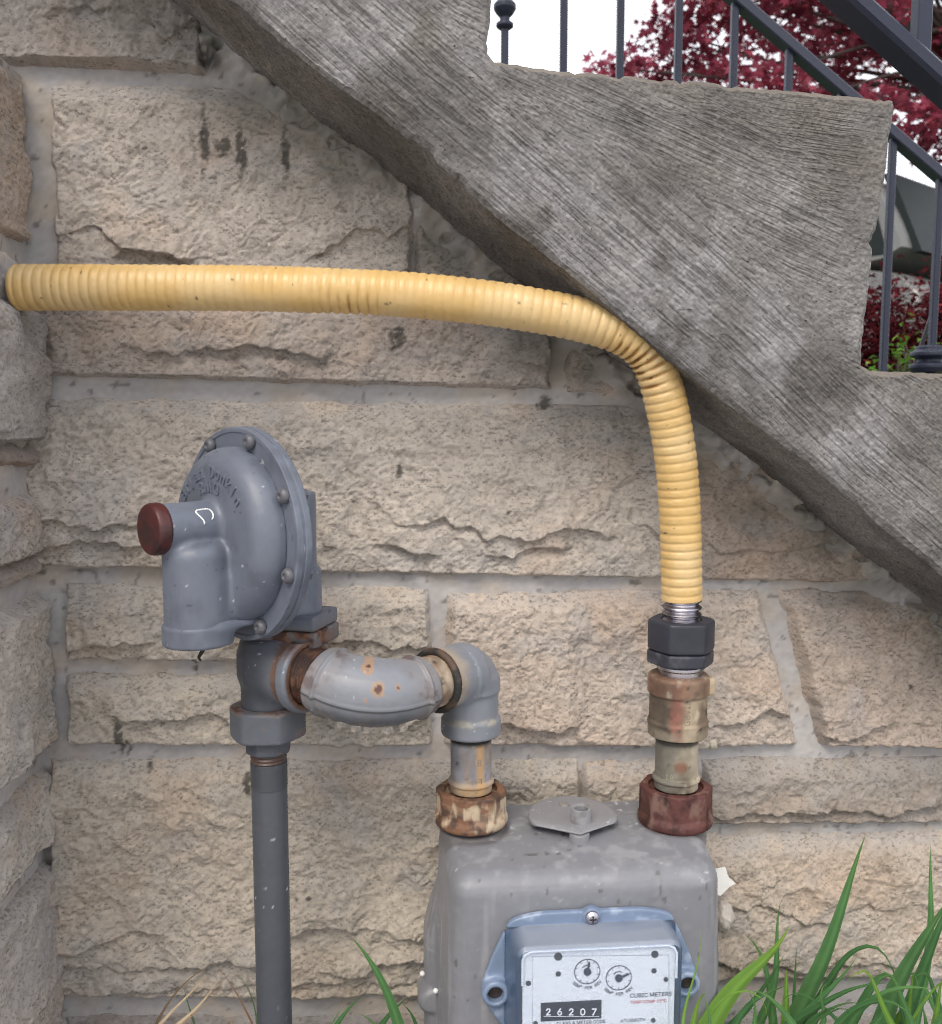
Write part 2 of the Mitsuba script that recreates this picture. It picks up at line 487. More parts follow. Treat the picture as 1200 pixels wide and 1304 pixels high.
scene['concrete'] = {'type': 'twosided', 'bsdf': {'type': 'bumpmap', 'arbitrary': proc(conc_h, 4e-4), 'scale': 1.0,
                     'bsdf': {'type': 'principled', 'base_color': proc(conc_c), 'roughness': 0.88, 'specular': 0.25}}}
add('concrete_staircase', build_stair(), 'concrete', smooth=False, label='grey broom-finished concrete staircase slab rising to the left above the stone wall', cat='staircase')

# ------------------------------------------------------------------ stone wall
WALL_O, WALL_U, WALL_V, WALL_N = np.array([0, 0, 0.0]), np.array([1, 0, 0.0]), np.array([0, 0, 1.0]), np.array([0, -1, 0.0])
stains = [(155, 935, 5, 26), (165, 948, 4, 10), (505, 432, 9, 14), (508, 600, 4, 9), (270, 74, 16, 15), (262, 180, 5, 34), (310, 195, 6, 30), (365, 200, 5, 30), (250, 842, 3, 12), (318, 990, 5, 16),
          (645, 650, 3, 3), (697, 425, 4, 4), (380, 1132, 3, 3), (395, 1131, 4, 3), (285, 190, 10, 12), (693, 513, 9, 9), (193, 972, 3, 9), (1150, 870, 4, 5)]
st_w = [(P(x, y, 0)[[0, 2]], rx * 0.00083, rz * 0.00083) for x, y, rx, rz in stains]


def dirt(v, col, on_wall=True):
    """Soot and damp staining that the wall itself carries: drips, grime below the slab's joint, grey smears of mortar."""
    s = np.zeros(len(v))
    wob = (nm(v, 120, 31, 3) - 0.5)
    if on_wall:
        for c, rx, rz in st_w:
            q = np.hypot((v[:, 0] - c[0]) / rx + wob * 1.6, (v[:, 2] - c[1]) / rz + wob * 1.3)
            s = np.maximum(s, sst(1.25, 0.75, q) * sst(0.35, 0.55, nm(v, 260, 37, 2) + 0.15 * (1.2 - np.minimum(q, 1.2))))
        col = lerp(col, (0.045, 0.042, 0.04), 0.85 * s)
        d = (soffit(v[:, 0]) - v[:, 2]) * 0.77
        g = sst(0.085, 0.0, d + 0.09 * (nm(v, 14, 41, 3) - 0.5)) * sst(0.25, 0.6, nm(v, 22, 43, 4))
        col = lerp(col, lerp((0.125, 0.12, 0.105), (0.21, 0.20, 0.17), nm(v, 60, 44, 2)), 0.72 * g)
    return col


def stone_color(v, h, seed, tone):
    c = STONE * np.asarray(tone) * (0.86 + 0.28 * nm(v, 9, seed, 3))[:, None]
    c = lerp(c, c * [1.0, 0.92, 0.86], sst(0.5, 0.75, nm(v, 13, seed + 3, 3)) * 0.75)
    c = lerp(c, c * [0.82, 0.86, 0.92], sst(0.52, 0.75, nm(v, 17, seed + 5, 3)) * 0.75)
    c *= (0.80 + 0.40 * nm(v * [1, 1, 1.6], 150, seed + 7, 3))[:, None]
    sp = sst(0.70, 0.80, nm(v, 330, seed + 11, 1))
    c = lerp(c, c * 0.45, sp * 0.5)
    return c


def rock(O, U, V, N, quad, seed, prot=0.010, ledges=(), tone=(1, 1, 1), res=0.0021, mask=None, soft_top=0.022, rough=1.0, amp=1.0, smear=0.6, on_wall=True, edge=0.006):
    """One rock-faced stone in the plane O, U, V; quad = (a, b) corners TL, TR, BR, BL in metres. A ledge is (height share, depth, waviness)."""
    TL, TR, BR, BL = [np.asarray(q, float) for q in quad]
    w, h = 0.5 * (np.linalg.norm(TR - TL) + np.linalg.norm(BR - BL)), 0.5 * (np.linalg.norm(TL - BL) + np.linalg.norm(TR - BR))
    m = 0.004
    nu, nv = max(8, int((w + 2 * m) / res)), max(8, int((h + 2 * m) / res))
    s, t = np.meshgrid(np.linspace(-m / w, 1 + m / w, nu), np.linspace(-m / h, 1 + m / h, nv))
    ab = (1 - t)[..., None] * ((1 - s)[..., None] * BL + s[..., None] * BR) + t[..., None] * ((1 - s)[..., None] * TL + s[..., None] * TR)
    q = np.concatenate([ab, ab[..., :1] * 0], -1)
    off = np.array([seed * 1.37, seed * 0.71, 0])
    p = q + off
    n12, n30 = nm(p, 11, seed), nm(p, 32, seed + 1)
    warp = np.stack([nm(p, 55, seed + 2, 2), nm(p, 55, seed + 4, 2), n12 * 0], -1) - 0.5
    pw = p + warp * 0.016
    rid = 1 - np.abs(2 * nm(pw * [0.8, 1.25, 1], 85, seed + 6, 3) - 1)
    rid2 = 1 - np.abs(2 * nm(pw * [0.85, 1.2, 1], 26, seed + 40, 2) - 1)
    fine = nm(pw, 260, seed + 8, 3)
    chip = nm(pw * [1.0, 1.2, 1], 48, seed + 9, 3) * 7
    fr = chip - np.floor(chip)
    terr = (np.floor(chip) + sst(0.55, 1.0, fr)) / 7
    # distance to the edges, uneven
    jit = (nm(p, 45, seed + 12, 3) - 0.5) * 0.010
    el, er = s * w + jit, (1 - s) * w + (nm(p, 45, seed + 13, 3) - 0.5) * 0.010
    eb, et = t * h + (nm(p, 60, seed + 14, 3) - 0.5) * 0.004, (1 - t) * h + (nm(p, 40, seed + 15, 3) - 0.5) * 0.008
    side = np.minimum(el, er)
    H = prot * (0.62 + 0.75 * n12) + (n30 - 0.5) * 0.0075 * amp
    H = H + rough * ((rid - 0.6) * 0.0030 + (rid2 - 0.6) * 0.0085 + (fine - 0.5) * 0.0046 + (terr - 0.5) * 0.0075)
    H = np.maximum(H, 0.0018 + 0.002 * fine)
    drop = np.zeros_like(H)
    for k, (frac, depth, wav) in enumerate(ledges):
        depth = depth * 0.72
        cz = frac * h + 0.8 * wav * (nm(np.stack([p[..., 0], 0 * s + k, 0 * s], -1) * [1, 1, 1], 14, seed + 20 + k, 3) - 0.5) * h * 1.1 + (nm(p, 70, seed + 21 + k, 2) - 0.5) * 0.012
        dz = t * h - cz
        A = depth * sst(0.36, 0.60, nm(np.stack([p[..., 0], 0 * s + 3 * k, 0 * s], -1), 11, seed + 23 + k, 3) + 0.04)
        up = A * sst(-0.0012, 0.0012, dz) * np.exp(-np.maximum(dz, 0) / 0.045)
        H = H + up - 0.35 * A * sst(0.0, -0.004, dz) * np.exp(np.minimum(dz, 0) / 0.02)
        drop += np.minimum(A, 0.006) * 0.55 * sst(-0.0004, 0.0010, dz) * np.exp(-np.maximum(dz, 0) / 0.006)
    H = np.maximum(H, 0.0012 + 0.0015 * fine)
    H = np.maximum(H, (0.0062 + 0.002 * fine) * sst(0.022, 0.004, eb))
    fall = sst(0, edge, side) * sst(-0.0004, 0.0026, eb) * (0.12 + 0.88 * sst(0.0, soft_top, et)) * sst(-0.0005, 0.002, et)
    H = H * fall - 0.005 * (1 - sst(-0.002, 0.0012, np.minimum(np.minimum(side, eb), et)))
    ab2 = ab.copy(); ab2[..., 1] -= drop * fall
    X = O + ab2[..., :1] * U + ab2[..., 1:2] * V + H[..., None] * N
    v = X.reshape(-1, 3)
    i, j = np.meshgrid(np.arange(nv - 1), np.arange(nu - 1), indexing='ij')
    f = np.stack([i * nu + j, i * nu + j + 1, (i + 1) * nu + j + 1, (i + 1) * nu + j], -1).reshape(-1, 4)
    nn = np.cross(v[f[:, 1]] - v[f[:, 0]], v[f[:, 2]] - v[f[:, 0]])
    if (nn @ N).mean() < 0:
        f = f[:, ::-1]
    if mask is not None:
        f = f[mask(v[f].mean(1))]
    col = stone_color(v, H.ravel(), seed, tone)
    col = col * (0.80 + 0.32 * sst(0.28, 0.66, 0.6 * fine + 0.4 * rid)).ravel()[:, None]  # shade of pits and low grooves put into the stone colour
    sm = (sst(0.024, 0.004, et) * sst(0.30, 0.6, nm(p, 60, seed + 30, 3)) * smear + sst(0.012, 0.002, side) * 0.5 * sst(0.4, 0.6, nm(p, 60, seed + 31, 3)) * smear).ravel()
    sm = np.maximum(sm, 0.55 * sst(0.60, 0.78, nm(p, 19, seed + 33, 4)).ravel())
    col = lerp(col, MORTAR * 0.95, np.clip(sm, 0, 1) * 0.8)
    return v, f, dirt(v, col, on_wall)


def wall_mask(c):
    return c[:, 2] < soffit(c[:, 0]) + 0.05


def wq(*px):
    return [P(x, y, -0.004)[[0, 2]] for x, y in px]


thing('stone_wall', 'tan rock-faced stone wall with grey mortar joints behind the gas meter', 'wall')
WALL = [
    # quad px TL TR BR BL, protrusion, ledges, tone
    ([(-220, -60), (262, -150), (262, 92), (-220, 68)], 0.017, [(0.25, .006, .4)], (0.78, 0.76, 0.76)),
    ([(62, 108), (526, 104), (526, 372), (72, 356)], 0.007, [(0.10, .011, .28), (0.22, .008, .35)], (1.03, 1.0, 0.98)),
    ([(530, 255), (690, 250), (690, 372), (530, 372)], 0.005, [], (0.92, 0.88, 0.84)),
    ([(35, 372), (704, 384), (703, 496), (36, 477)], 0.012, [(0.34, .012, .35)], (0.82, 0.78, 0.77)),
    ([(722, 400), (905, 400), (905, 508), (722, 498)], 0.005, [(0.3, .006, .3)], (0.95, 0.86, 0.80)),
    ([(28, 507), (868, 517), (868, 738), (38, 721)], 0.011, [(0.15, .013, .16), (0.27, .010, .20)], (1.03, 1.0, 0.96)),
    ([(872, 517), (1180, 520), (1180, 742), (872, 739)], 0.007, [(0.2, .006, .3)], (0.92, 0.82, 0.75)),
    ([(83, 744), (548, 750), (549, 842), (83, 840)], 0.011, [(0.22, .013, .45)], (1.03, 1.0, 0.94)),
    ([(84, 858), (548, 860), (549, 949), (85, 947)], 0.011, [(0.45, .013, .4)], (1.05, 1.02, 0.95)),
    ([(569, 755), (965, 752), (1018, 948), (569, 949)], 0.011, [(0.2, .013, .28)], (1.05, 0.98, 0.92)),
    ([(992, 752), (1420, 756), (1420, 950), (1044, 948)], 0.014, [(0.12, .011, .28)], (1.0, 0.90, 0.83)),
    ([(62, 968), (738, 968), (738, 1264), (72, 1266)], 0.014, [(0.16, .016, .16), (0.30, .015, .18), (0.06, .007, .12)], (1.04, 1.0, 0.92)),
    ([(742, 970), (890, 968), (890, 1050), (742, 1055)], 0.010, [(0.3, .01, .4)], (1.0, 0.96, 0.9)),
    ([(895, 966), (1380, 966), (1380, 1046), (895, 1048)], 0.010, [(0.27, .010, .30)], (0.72, 0.70, 0.68)),
    ([(742, 1064), (1420, 1060), (1420, 1242), (742, 1243)], 0.013, [(0.14, .012, .22), (0.5, .006, .25)], (1.02, 0.95, 0.87)),
    ([(1424, 960), (1900, 960), (1900, 1242), (1424, 1242)], 0.012, [(0.2, .01, .2)], (0.98, 0.92, 0.86)),
    ([(84, 1296), (640, 1296), (640, 1500), (84, 1500)], 0.006, [(0.3, .006, .3)], (0.62, 0.61, 0.62)),
    ([(660, 1300), (1420, 1290), (1420, 1500), (660, 1500)], 0.007, [(0.3, .006, .3)], (0.75, 0.73, 0.72)),
    ([(1440, 1290), (1950, 1290), (1950, 1500), (1440, 1500)], 0.007, [], (0.8, 0.78, 0.75)),
]
for k, (px, prot, led, tone) in enumerate(WALL):
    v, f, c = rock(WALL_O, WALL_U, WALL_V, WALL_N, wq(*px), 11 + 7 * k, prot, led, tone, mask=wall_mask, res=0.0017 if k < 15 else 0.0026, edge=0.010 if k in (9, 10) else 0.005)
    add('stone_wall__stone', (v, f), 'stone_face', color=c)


def sheet(O, U, V, N, a0, a1, b0, b1, res, disp, mask=None):
    nu, nv = int((a1 - a0) / res) + 2, int((b1 - b0) / res) + 2
    a, b = np.meshgrid(np.linspace(a0, a1, nu), np.linspace(b0, b1, nv))
    v = (O + a[..., None] * U + b[..., None] * V).reshape(-1, 3)
    v = v + disp(v)[:, None] * N
    i, j = np.meshgrid(np.arange(nv - 1), np.arange(nu - 1), indexing='ij')
    f = np.stack([i * nu + j, i * nu + j + 1, (i + 1) * nu + j + 1, (i + 1) * nu + j], -1).reshape(-1, 4)
    if (np.cross(v[f[:, 1]] - v[f[:, 0]], v[f[:, 2]] - v[f[:, 0]]) @ N).mean() < 0:
        f = f[:, ::-1]
    if mask is not None:
        f = f[mask(v[f].mean(1))]
    return v, f


def mortar_disp(v):
    d = (soffit(v[:, 0]) - v[:, 2]) * 0.77
    lump = sst(0.034, 0.008, d + 0.022 * (nm(v, 28, 52, 3) - 0.5))
    hole = sst(0.66, 0.74, nm(v, 55, 53, 2)) * sst(0.05, 0.01, d)
    return -0.0010 + (nm(v, 35, 50, 3) - 0.5) * 0.0035 + (nm(v, 170, 51, 3) - 0.5) * 0.0018 + lump * (0.013 + 0.02 * (nm(v, 50, 54, 3) - 0.35) + 0.012 * (nm(v, 150, 55, 3) - 0.5)) - 0.012 * hole * lump


def mortar_col(v, on_wall=True):
    c = MORTAR * (0.82 + 0.36 * nm(v, 12, 60, 3))[:, None] * (0.86 + 0.28 * nm(v, 220, 61, 2))[:, None]
    c = lerp(c, c * [1.06, 0.98, 0.88], sst(0.45, 0.7, nm(v, 20, 62, 3)))
    c = lerp(c, (0.07, 0.065, 0.06), 0.6 * sst(0.70, 0.78, nm(v, 110, 63, 3)))
    crk = np.abs(nm(v + 0.012 * (nm(v, 40, 66, 2) - 0.5)[:, None], 9, 64, 3) - 0.5)
    c = lerp(c, (0.10, 0.095, 0.09), 0.55 * sst(0.006, 0.002, crk) * sst(0.5, 0.6, nm(v, 14, 65, 2)))
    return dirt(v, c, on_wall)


add('stone_wall__mortar', sheet(WALL_O, WALL_U, WALL_V, WALL_N, -0.75, 1.30, -0.05, 1.75, 0.0028, mortar_disp, wall_mask), 'mortar_face', color=mortar_col)
add('stone_wall__core', trimesh.creation.extrude_polygon(Polygon([(-0.75, -0.3)] + [(x, min(soffit(x) + 0.03, 1.7)) for x in np.linspace(-0.75, 1.30, 40)] + [(1.30, -0.3)]), 0.26, engine='earcut')
    .apply_transform(np.array([[1, 0, 0, 0], [0, 0, -1, 0.282], [0, 1, 0, 0], [0, 0, 0, 1.0]])), 'mortar_face', color=MORTAR * 0.8, smooth=False)

# ------------------------------------------------------------------ pier on the left, its side face towards the wall
thing('stone_pier', 'rough stone pier at the left edge, standing out from the tan wall', 'pier')
pb, pt = P(66, 1304, 0.0), P(26, 95, 0.0)
PV = (pt - pb) / np.linalg.norm(pt - pb)
PU = np.array([0, -1, 0.0])
PN = np.cross(PV, PU); PN /= np.linalg.norm(PN)
if PN[0] < 0:
    PN = -PN


def pq(za, zb, sl0=0.0, sl1=0.0, a0=0.004, a1=0.20):
    """Quad on the pier's side from wall pixel rows za (top) to zb (bottom)."""
    A, B = (zrow(55, za, 0) - pb[2]) / PV[2], (zrow(55, zb, 0) - pb[2]) / PV[2]
    return [np.array(q) for q in ((a0, A), (a1, A + sl0), (a1, B + sl1), (a0, B))]


PIER = [
    (pq(104, 312, a1=0.19), 0.006, [(0.3, .007, .3)], (0.95, 0.84, 0.76), 0.006),
    (pq(385, 560, a1=0.17), 0.022, [(0.1, .005, .2)], (0.80, 0.80, 0.82), 0.018),
    (pq(563, 592, sl1=0.006, a1=0.15), 0.008, [], (0.62, 0.52, 0.46), 0.005),
    (pq(628, 700, a1=0.20), 0.013, [], (0.95, 0.92, 0.9), 0.010),
    (pq(704, 728, a1=0.16), 0.006, [], (0.85, 0.78, 0.72), 0.006),
    (pq(752, 938, a1=0.22), 0.017, [(0.10, .008, .2)], (1.0, 0.98, 0.95), 0.007),
    (pq(972, 1062, a1=0.21), 0.012, [], (1.0, 0.99, 0.97), 0.006),
    (pq(1090, 1296, a1=0.22), 0.016, [(0.4, .008, .3)], (0.95, 0.93, 0.92), 0.008),
    (pq(1310, 1500, a1=0.22), 0.012, [], (0.9, 0.9, 0.88), 0.008),
]
for k, (q, prot, led, tone, ed) in enumerate(PIER):
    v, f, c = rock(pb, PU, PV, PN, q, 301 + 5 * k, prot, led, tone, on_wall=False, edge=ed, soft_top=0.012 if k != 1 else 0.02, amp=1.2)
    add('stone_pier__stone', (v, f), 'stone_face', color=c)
for k in range(5):
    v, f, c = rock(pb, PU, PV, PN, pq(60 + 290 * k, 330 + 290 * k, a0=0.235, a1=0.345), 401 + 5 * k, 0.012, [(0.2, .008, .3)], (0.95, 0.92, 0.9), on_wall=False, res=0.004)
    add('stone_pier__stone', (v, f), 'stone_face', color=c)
ptop = (zrow(55, 97, 0) - pb[2]) / PV[2]
FO = pb + PU * 0.352
for k in range(4):
    for i in range(2):
        b0 = -0.10 + 0.28 * k
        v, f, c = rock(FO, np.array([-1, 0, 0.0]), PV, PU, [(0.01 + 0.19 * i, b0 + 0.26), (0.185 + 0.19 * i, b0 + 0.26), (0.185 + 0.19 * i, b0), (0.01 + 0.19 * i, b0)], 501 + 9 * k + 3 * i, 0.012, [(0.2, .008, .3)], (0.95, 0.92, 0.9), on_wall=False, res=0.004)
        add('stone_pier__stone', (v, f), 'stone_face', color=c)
add('stone_pier__mortar', sheet(pb, PU, PV, PN, -0.004, 0.35, -0.35, ptop, 0.0035, lambda v: (nm(v, 30, 71, 3) - 0.5) * 0.006 + (nm(v, 160, 72, 2) - 0.5) * 0.0016), 'mortar_face', color=lambda v: mortar_col(v, False))
core = []
for a, b in ((0.0, -0.35), (0.35, -0.35), (0.35, ptop), (0.0, ptop)):
    for w in (0.004, 0.40):
        core.append(pb + PU * a + PV * b - PN * w)
add('stone_pier__core', trimesh.convex.convex_hull(np.array(core)), 'mortar_face', color=MORTAR, smooth=False)


hc = P(-4, 366, -0.09)
ic_ = trimesh.creation.icosphere(5, 1.0)
iv_ = np.array(ic_.vertices)
add('stone_pier__mortar_patch', (hc + np.array([-0.012, 0.012, 0.0]) + iv_ * [0.022, 0.06, 0.040] * (0.75 + 0.5 * nm(iv_, 2.5, 75, 4))[:, None], np.array(ic_.faces)), 'mortar_face', color=lambda v: mortar_col(v, False))


# ------------------------------------------------------------------ ground and added bounce slab
def ground_z(x, y):
    return 0.66 * sst(1.6, 3.4, np.asarray(y, float))


def build_ground():
    g = np.r_[-60, -40, -25, -15, -9, -6, -4, -3, -2.2, np.arange(-1.6, 2.2, 0.04), 2.4, 3, 3.5, 4, 5, 6, 9, 15, 25, 40, 60]
    x, y = np.meshgrid(g, g)
    z = ground_z(x, y)
    p = np.stack([x, y, 0 * x], -1)
    near = np.exp(-(x ** 2 + y ** 2) / 8)
    z = z + (nm(p, 7, 80, 4) - 0.5) * 0.05 * near - 0.012
    v = np.stack([x, y, z], -1).reshape(-1, 3)
    n = len(g)
    i, j = np.meshgrid(np.arange(n - 1), np.arange(n - 1), indexing='ij')
    return v, np.stack([i * n + j, i * n + j + 1, (i + 1) * n + j + 1, (i + 1) * n + j], -1).reshape(-1, 4)


def soil_c(p, n, uv):
    soil = mix((0.05, 0.038, 0.028), (0.10, 0.08, 0.06), fbm(p.x * 30, p.y * 30, p.z * 30, 4))
    lawn = mix((0.035, 0.07, 0.02), (0.07, 0.11, 0.035), fbm(p.x * 12, p.y * 12, 1.0, 4))
    far = smoothstep(0.9, 1.6, dr.maximum(dr.abs(p.x), dr.abs(p.y)))
    return mix(soil, lawn, far)


scene['soil'] = {'type': 'twosided', 'bsdf': {'type': 'principled', 'base_color': proc(soil_c), 'roughness': 0.95}}
add('ground', build_ground(), 'soil', label='dark garden soil and lawn at the foot of the wall', kind='structure')
def slab_c(p, n, uv):
    return mix((0.34, 0.33, 0.31), (0.45, 0.44, 0.42), fbm(p.x * 8, p.y * 8, p.z * 8, 4))


scene['pale_concrete'] = {'type': 'twosided', 'bsdf': {'type': 'principled', 'base_color': proc(slab_c), 'roughness': 0.9}}
pvm = trimesh.creation.box((14.0, 6.0, 0.12)).apply_translation((0, -3.75, -0.01))  # unseen slab, added to bounce light up under the stair
add('bounce_slab', pvm, 'pale_concrete', smooth=False, label='added pale concrete slab out of view, bouncing light up under the stair', kind='structure')
#@@OBJECTS
# ------------------------------------------------------------------ rust and paint on the metal
def weather(v, base, rust=0.0, seed=0, scale=70, flow=None, dark=RUSTD, light=RUST):
    """Paint in colour base broken by rust; rust (0 to 1, number or array) is how far it has gone."""
    n1 = nm(v * [1, 1, 0.75], scale, 900 + seed, 4)
    n2 = nm(v, scale * 3.1, 910 + seed, 3)
    c = np.broadcast_to(np.asarray(base, float), v.shape) * (0.93 + 0.14 * nm(v, 40, 920 + seed, 3))[:, None] * (0.95 + 0.10 * n2)[:, None]
    r = np.broadcast_to(rust, n1.shape)
    m = sst(-0.05, 0.10, r - 0.98 + n1 * 0.75 + n2 * 0.30 - 0.1)
    rc = lerp(light, dark, sst(0.35, 0.65, nm(v, scale * 1.7, 930 + seed, 3)))
    c = lerp(c, rc, m)
    halo = sst(0.16, 0.0, np.abs(r - 1.02 + n1 * 0.75 + n2 * 0.30))
    return lerp(c, (0.30, 0.17, 0.09), 0.20 * halo * (r > 0.05))


def grime(v, light, dark, seed, amt=0.85):
    """Old galvanised metal: cream bloom, brown grime, darker pits."""
    a = nm(v * [1, 1, 0.55], 55, seed, 4)
    c = lerp(light, dark, amt * sst(0.38, 0.66, a))
    c = c * (0.72 + 0.56 * nm(v, 170, seed + 1, 3))[:, None]
    c = lerp(c, (0.03, 0.022, 0.018), 0.7 * sst(0.66, 0.74, nm(v, 140, seed + 2, 3)))
    return lerp(c, (0.50, 0.45, 0.36), 0.5 * sst(0.66, 0.76, nm(v * [1, 1, .5], 110, seed + 3, 3)))


def specks(v, c, seed, dens=0.88, col=(0.55, 0.56, 0.58), amt=0.8):
    s = sst(dens + 0.04, dens + 0.07, nm(v, 330, 950 + seed, 1)) * sst(0.4, 0.6, nm(v, 45, 960 + seed, 2))
    return lerp(c, col, s * amt)


def band(z, a, b, w=0.003):
    return sst(a - w, a + w, z) * sst(b + w, b - w, z)


YP = -0.13                                    # plane of the riser's axis
YM = -0.12                                    # plane of the meter's two connections
# ------------------------------------------------------------------ riser pipe with its nut and outlet body
RX = P(346, 1130, YP)[0]
zr = lambda row, Y=YP: zrow(346, row, Y)
riser = thing('riser_pipe', 'dark grey upright gas pipe with hexagonal nut, below the round regulator', 'gas pipe')


def pipe_col(v):
    c = weather(v, GREY * 0.62, 0.16, 1, 60)
    c = lerp(c, GREY * 0.42, band(v[:, 2], zr(1000), zr(950)) * 0.8)
    c = lerp(c, RUST * 0.8, 0.6 * band(v[:, 2], zr(968), zr(955), 0.001) * sst(0.3, 0.6, nm(v, 150, 3, 2)))
    return specks(v, c, 1, 0.86)


RP = 0.0163
add(riser + '__pipe', lathe(rprof([(0, -0.05), (RP, -0.05), (RP, zr(1001)), (RP + .0004, zr(1000)), (RP + .0004, zr(969))] +
    [(RP + (0.0003 if k % 2 else -0.0008), zr(969) + 0.0016 * k) for k in range(8)] + [(RP, zr(945)), (0, zr(945))], 0.0004), (RX, YP, 0), (0, 0, 1), 72), 'grey_paint', pipe_col, smooth=50)
add(riser + '__bushing', snet(lambda p: s_prism(p, (RX, YP, 0), (0, 0, 1), zr(956), zr(935), 0.0195, 8, 0.002), (RX - .03, YP - .03, zr(960)), (RX + .03, YP + .03, zr(930)), 0.0011), 'rusty_metal',
    lambda v: weather(v, GREY * 0.7, 0.3, 2))
add(riser + '__nut', snet(lambda p: s_prism(p, (RX, YP, 0), (0, 0, 1), zr(936), zr(897), 0.0318, 6, 0.003, 0.45), (RX - .045, YP - .045, zr(941)), (RX + .045, YP + .045, zr(890)), 0.0012), 'rusty_metal',
    lambda v: weather(v, GREY * 0.85, 0.22 + 0.35 * sst(zr(905), zr(896), v[:, 2]) + 0.25 * sst(0.02, 0.034, v[:, 0] - RX), 3))
n_out = np.array([0.80, -0.60, 0.0]); n_out /= np.linalg.norm(n_out)
zc = zr(857, YP - 0.02)
TC = np.array([RX, YP, zc])
RING = TC + n_out * 0.052


def tee_sdf(p):
    b = s_cyl(p, (RX, YP, zr(899)), (RX, YP, zr(812)), 0.0235, 0.003)
    b = smin(b, s_cyl(p, (RX, YP, zc - 0.012), (RX, YP, zc + 0.02), 0.0255, 0.008), 0.008)
    b = smin(b, s_cyl(p, TC, RING - n_out * 0.004, 0.027, 0.003, 0.030), 0.010)
    b = smin(b, s_cyl(p, RING - n_out * 0.012, RING, 0.0335, 0.0035), 0.004)
    return np.maximum(b, -s_cyl(p, RING - n_out * 0.010, RING + n_out * 0.02, 0.0262, 0.001))


def tee_col(v):
    along = (v - TC) @ n_out
    c = weather(v, GREY * 0.58, 0.10, 4)
    c = lerp(c, weather(v, GREY * 1.15, 0.2, 5), sst(0.012, 0.034, along))
    rr = np.linalg.norm(v - TC - along[:, None] * n_out, axis=1)
    lip = sst(0.032, 0.029, rr) * sst(0.028, 0.036, along)
    top = sst(zc + 0.014, zc + 0.030, v[:, 2]) * sst(0.02, 0.034, along)
    c = lerp(c, weather(v, (0.12, 0.06, 0.035), 0.5, 6), np.maximum(lip * 0.9, top * 0.75))
    return specks(v, c, 5, 0.86, amt=0.5)


add(riser + '__outlet_body', snet(tee_sdf, (RX - .032, YP - .072, zr(901)), (RX + .078, YP + .03, zr(808)), 0.0012), 'grey_paint', tee_col)

# ------------------------------------------------------------------ curved elbow between the riser and the meter's left connection
bend = thing('pipe_bend', 'thick pale grey curved pipe elbow with rust spots and hanging drops, right of the riser', 'pipe elbow')
ZB = zrow(470, 873, -0.17)
d0, d1 = n_out, np.array([0.74, 0.67, 0.0]); d1 /= np.linalg.norm(d1)
A0 = RING + n_out * 0.003
S0 = RING + n_out * 0.015
# arc with tangents d0 and d1
E0 = np.array([P(537, 870, -0.142)[0], 0, 0])
ang0, ang1 = math.atan2(d0[1], d0[0]), math.atan2(d1[1], d1[0])
RB = (E0[0] - S0[0]) / (math.sin(ang1) - math.sin(ang0))
th = np.linspace(ang0, ang1, 150)
arc = np.stack([S0[0] + RB * (np.sin(th) - math.sin(ang0)), S0[1] - RB * (np.cos(th) - math.cos(ang0)), S0[2] - np.linspace(0, 0.009, 150) - 0.005 * np.sin(np.linspace(0, np.pi, 150))], 1)
EE = arc[-1]


def bend_r(s, t):
    u = s / 149.0
    r = 0.0275 + 0.0034 * np.sin(np.pi * np.clip(u, 0, 1)) - 0.0030 * u
    bead = 0.0030 * (np.exp(-((u - 0.10) / 0.012) ** 2) + np.exp(-((u - 0.90) / 0.012) ** 2)) + 0.0012 * (sst(0.10, 0.085, u) + sst(0.90, 0.915, u))
    r = r + bead
    seam = np.abs(np.angle(np.exp(1j * (t - SEAM))))
    r = r + 0.0012 * np.exp(-(seam / 0.022) ** 2) + 0.0004 * (seam < 0.9)
    low = np.clip(np.cos(t - LOWA), 0, 1)
    r = r + 0.0022 * low * (nm(np.stack([u * 24 + 0 * t, np.cos(t) * 2 + 0 * u, np.sin(t) * 2 + 0 * u], -1), 1, 77, 3) - 0.45)
    ends = np.minimum(1, np.minimum(u, 1 - u) / 0.012)
    return r * (0.88 + 0.12 * np.sqrt(np.clip(1 - (1 - ends) ** 2, 0, 1))) + 0 * t


SEAM = math.pi / 2
tmp = sweep(arc, 0.03, 96)[0][75 * 96:76 * 96]
LOWA = 2 * np.pi * int(np.argmin(tmp[:, 2])) / 96
SEAM = 2 * np.pi * int(np.argmin(tmp[:, 1] + 0.25 * tmp[:, 2])) / 96
spots = [(P(482, 873, -0.2), 0.0062), (P(507, 872, -0.2), 0.0024), (P(470, 841, -0.175), 0.006), (P(466, 886, -.2), .002), (P(405, 838, -.16), .004), (P(545, 845, -.15), .004)]


seam_v = sweep(arc, bend_r, 96)[0][:150 * 96].reshape(150, 96, 3)[:, int(round(SEAM / (2 * np.pi) * 96))]
SEAMZ = lambda v: np.interp(v[:, 0], seam_v[:, 0], seam_v[:, 2]) - 0.0012


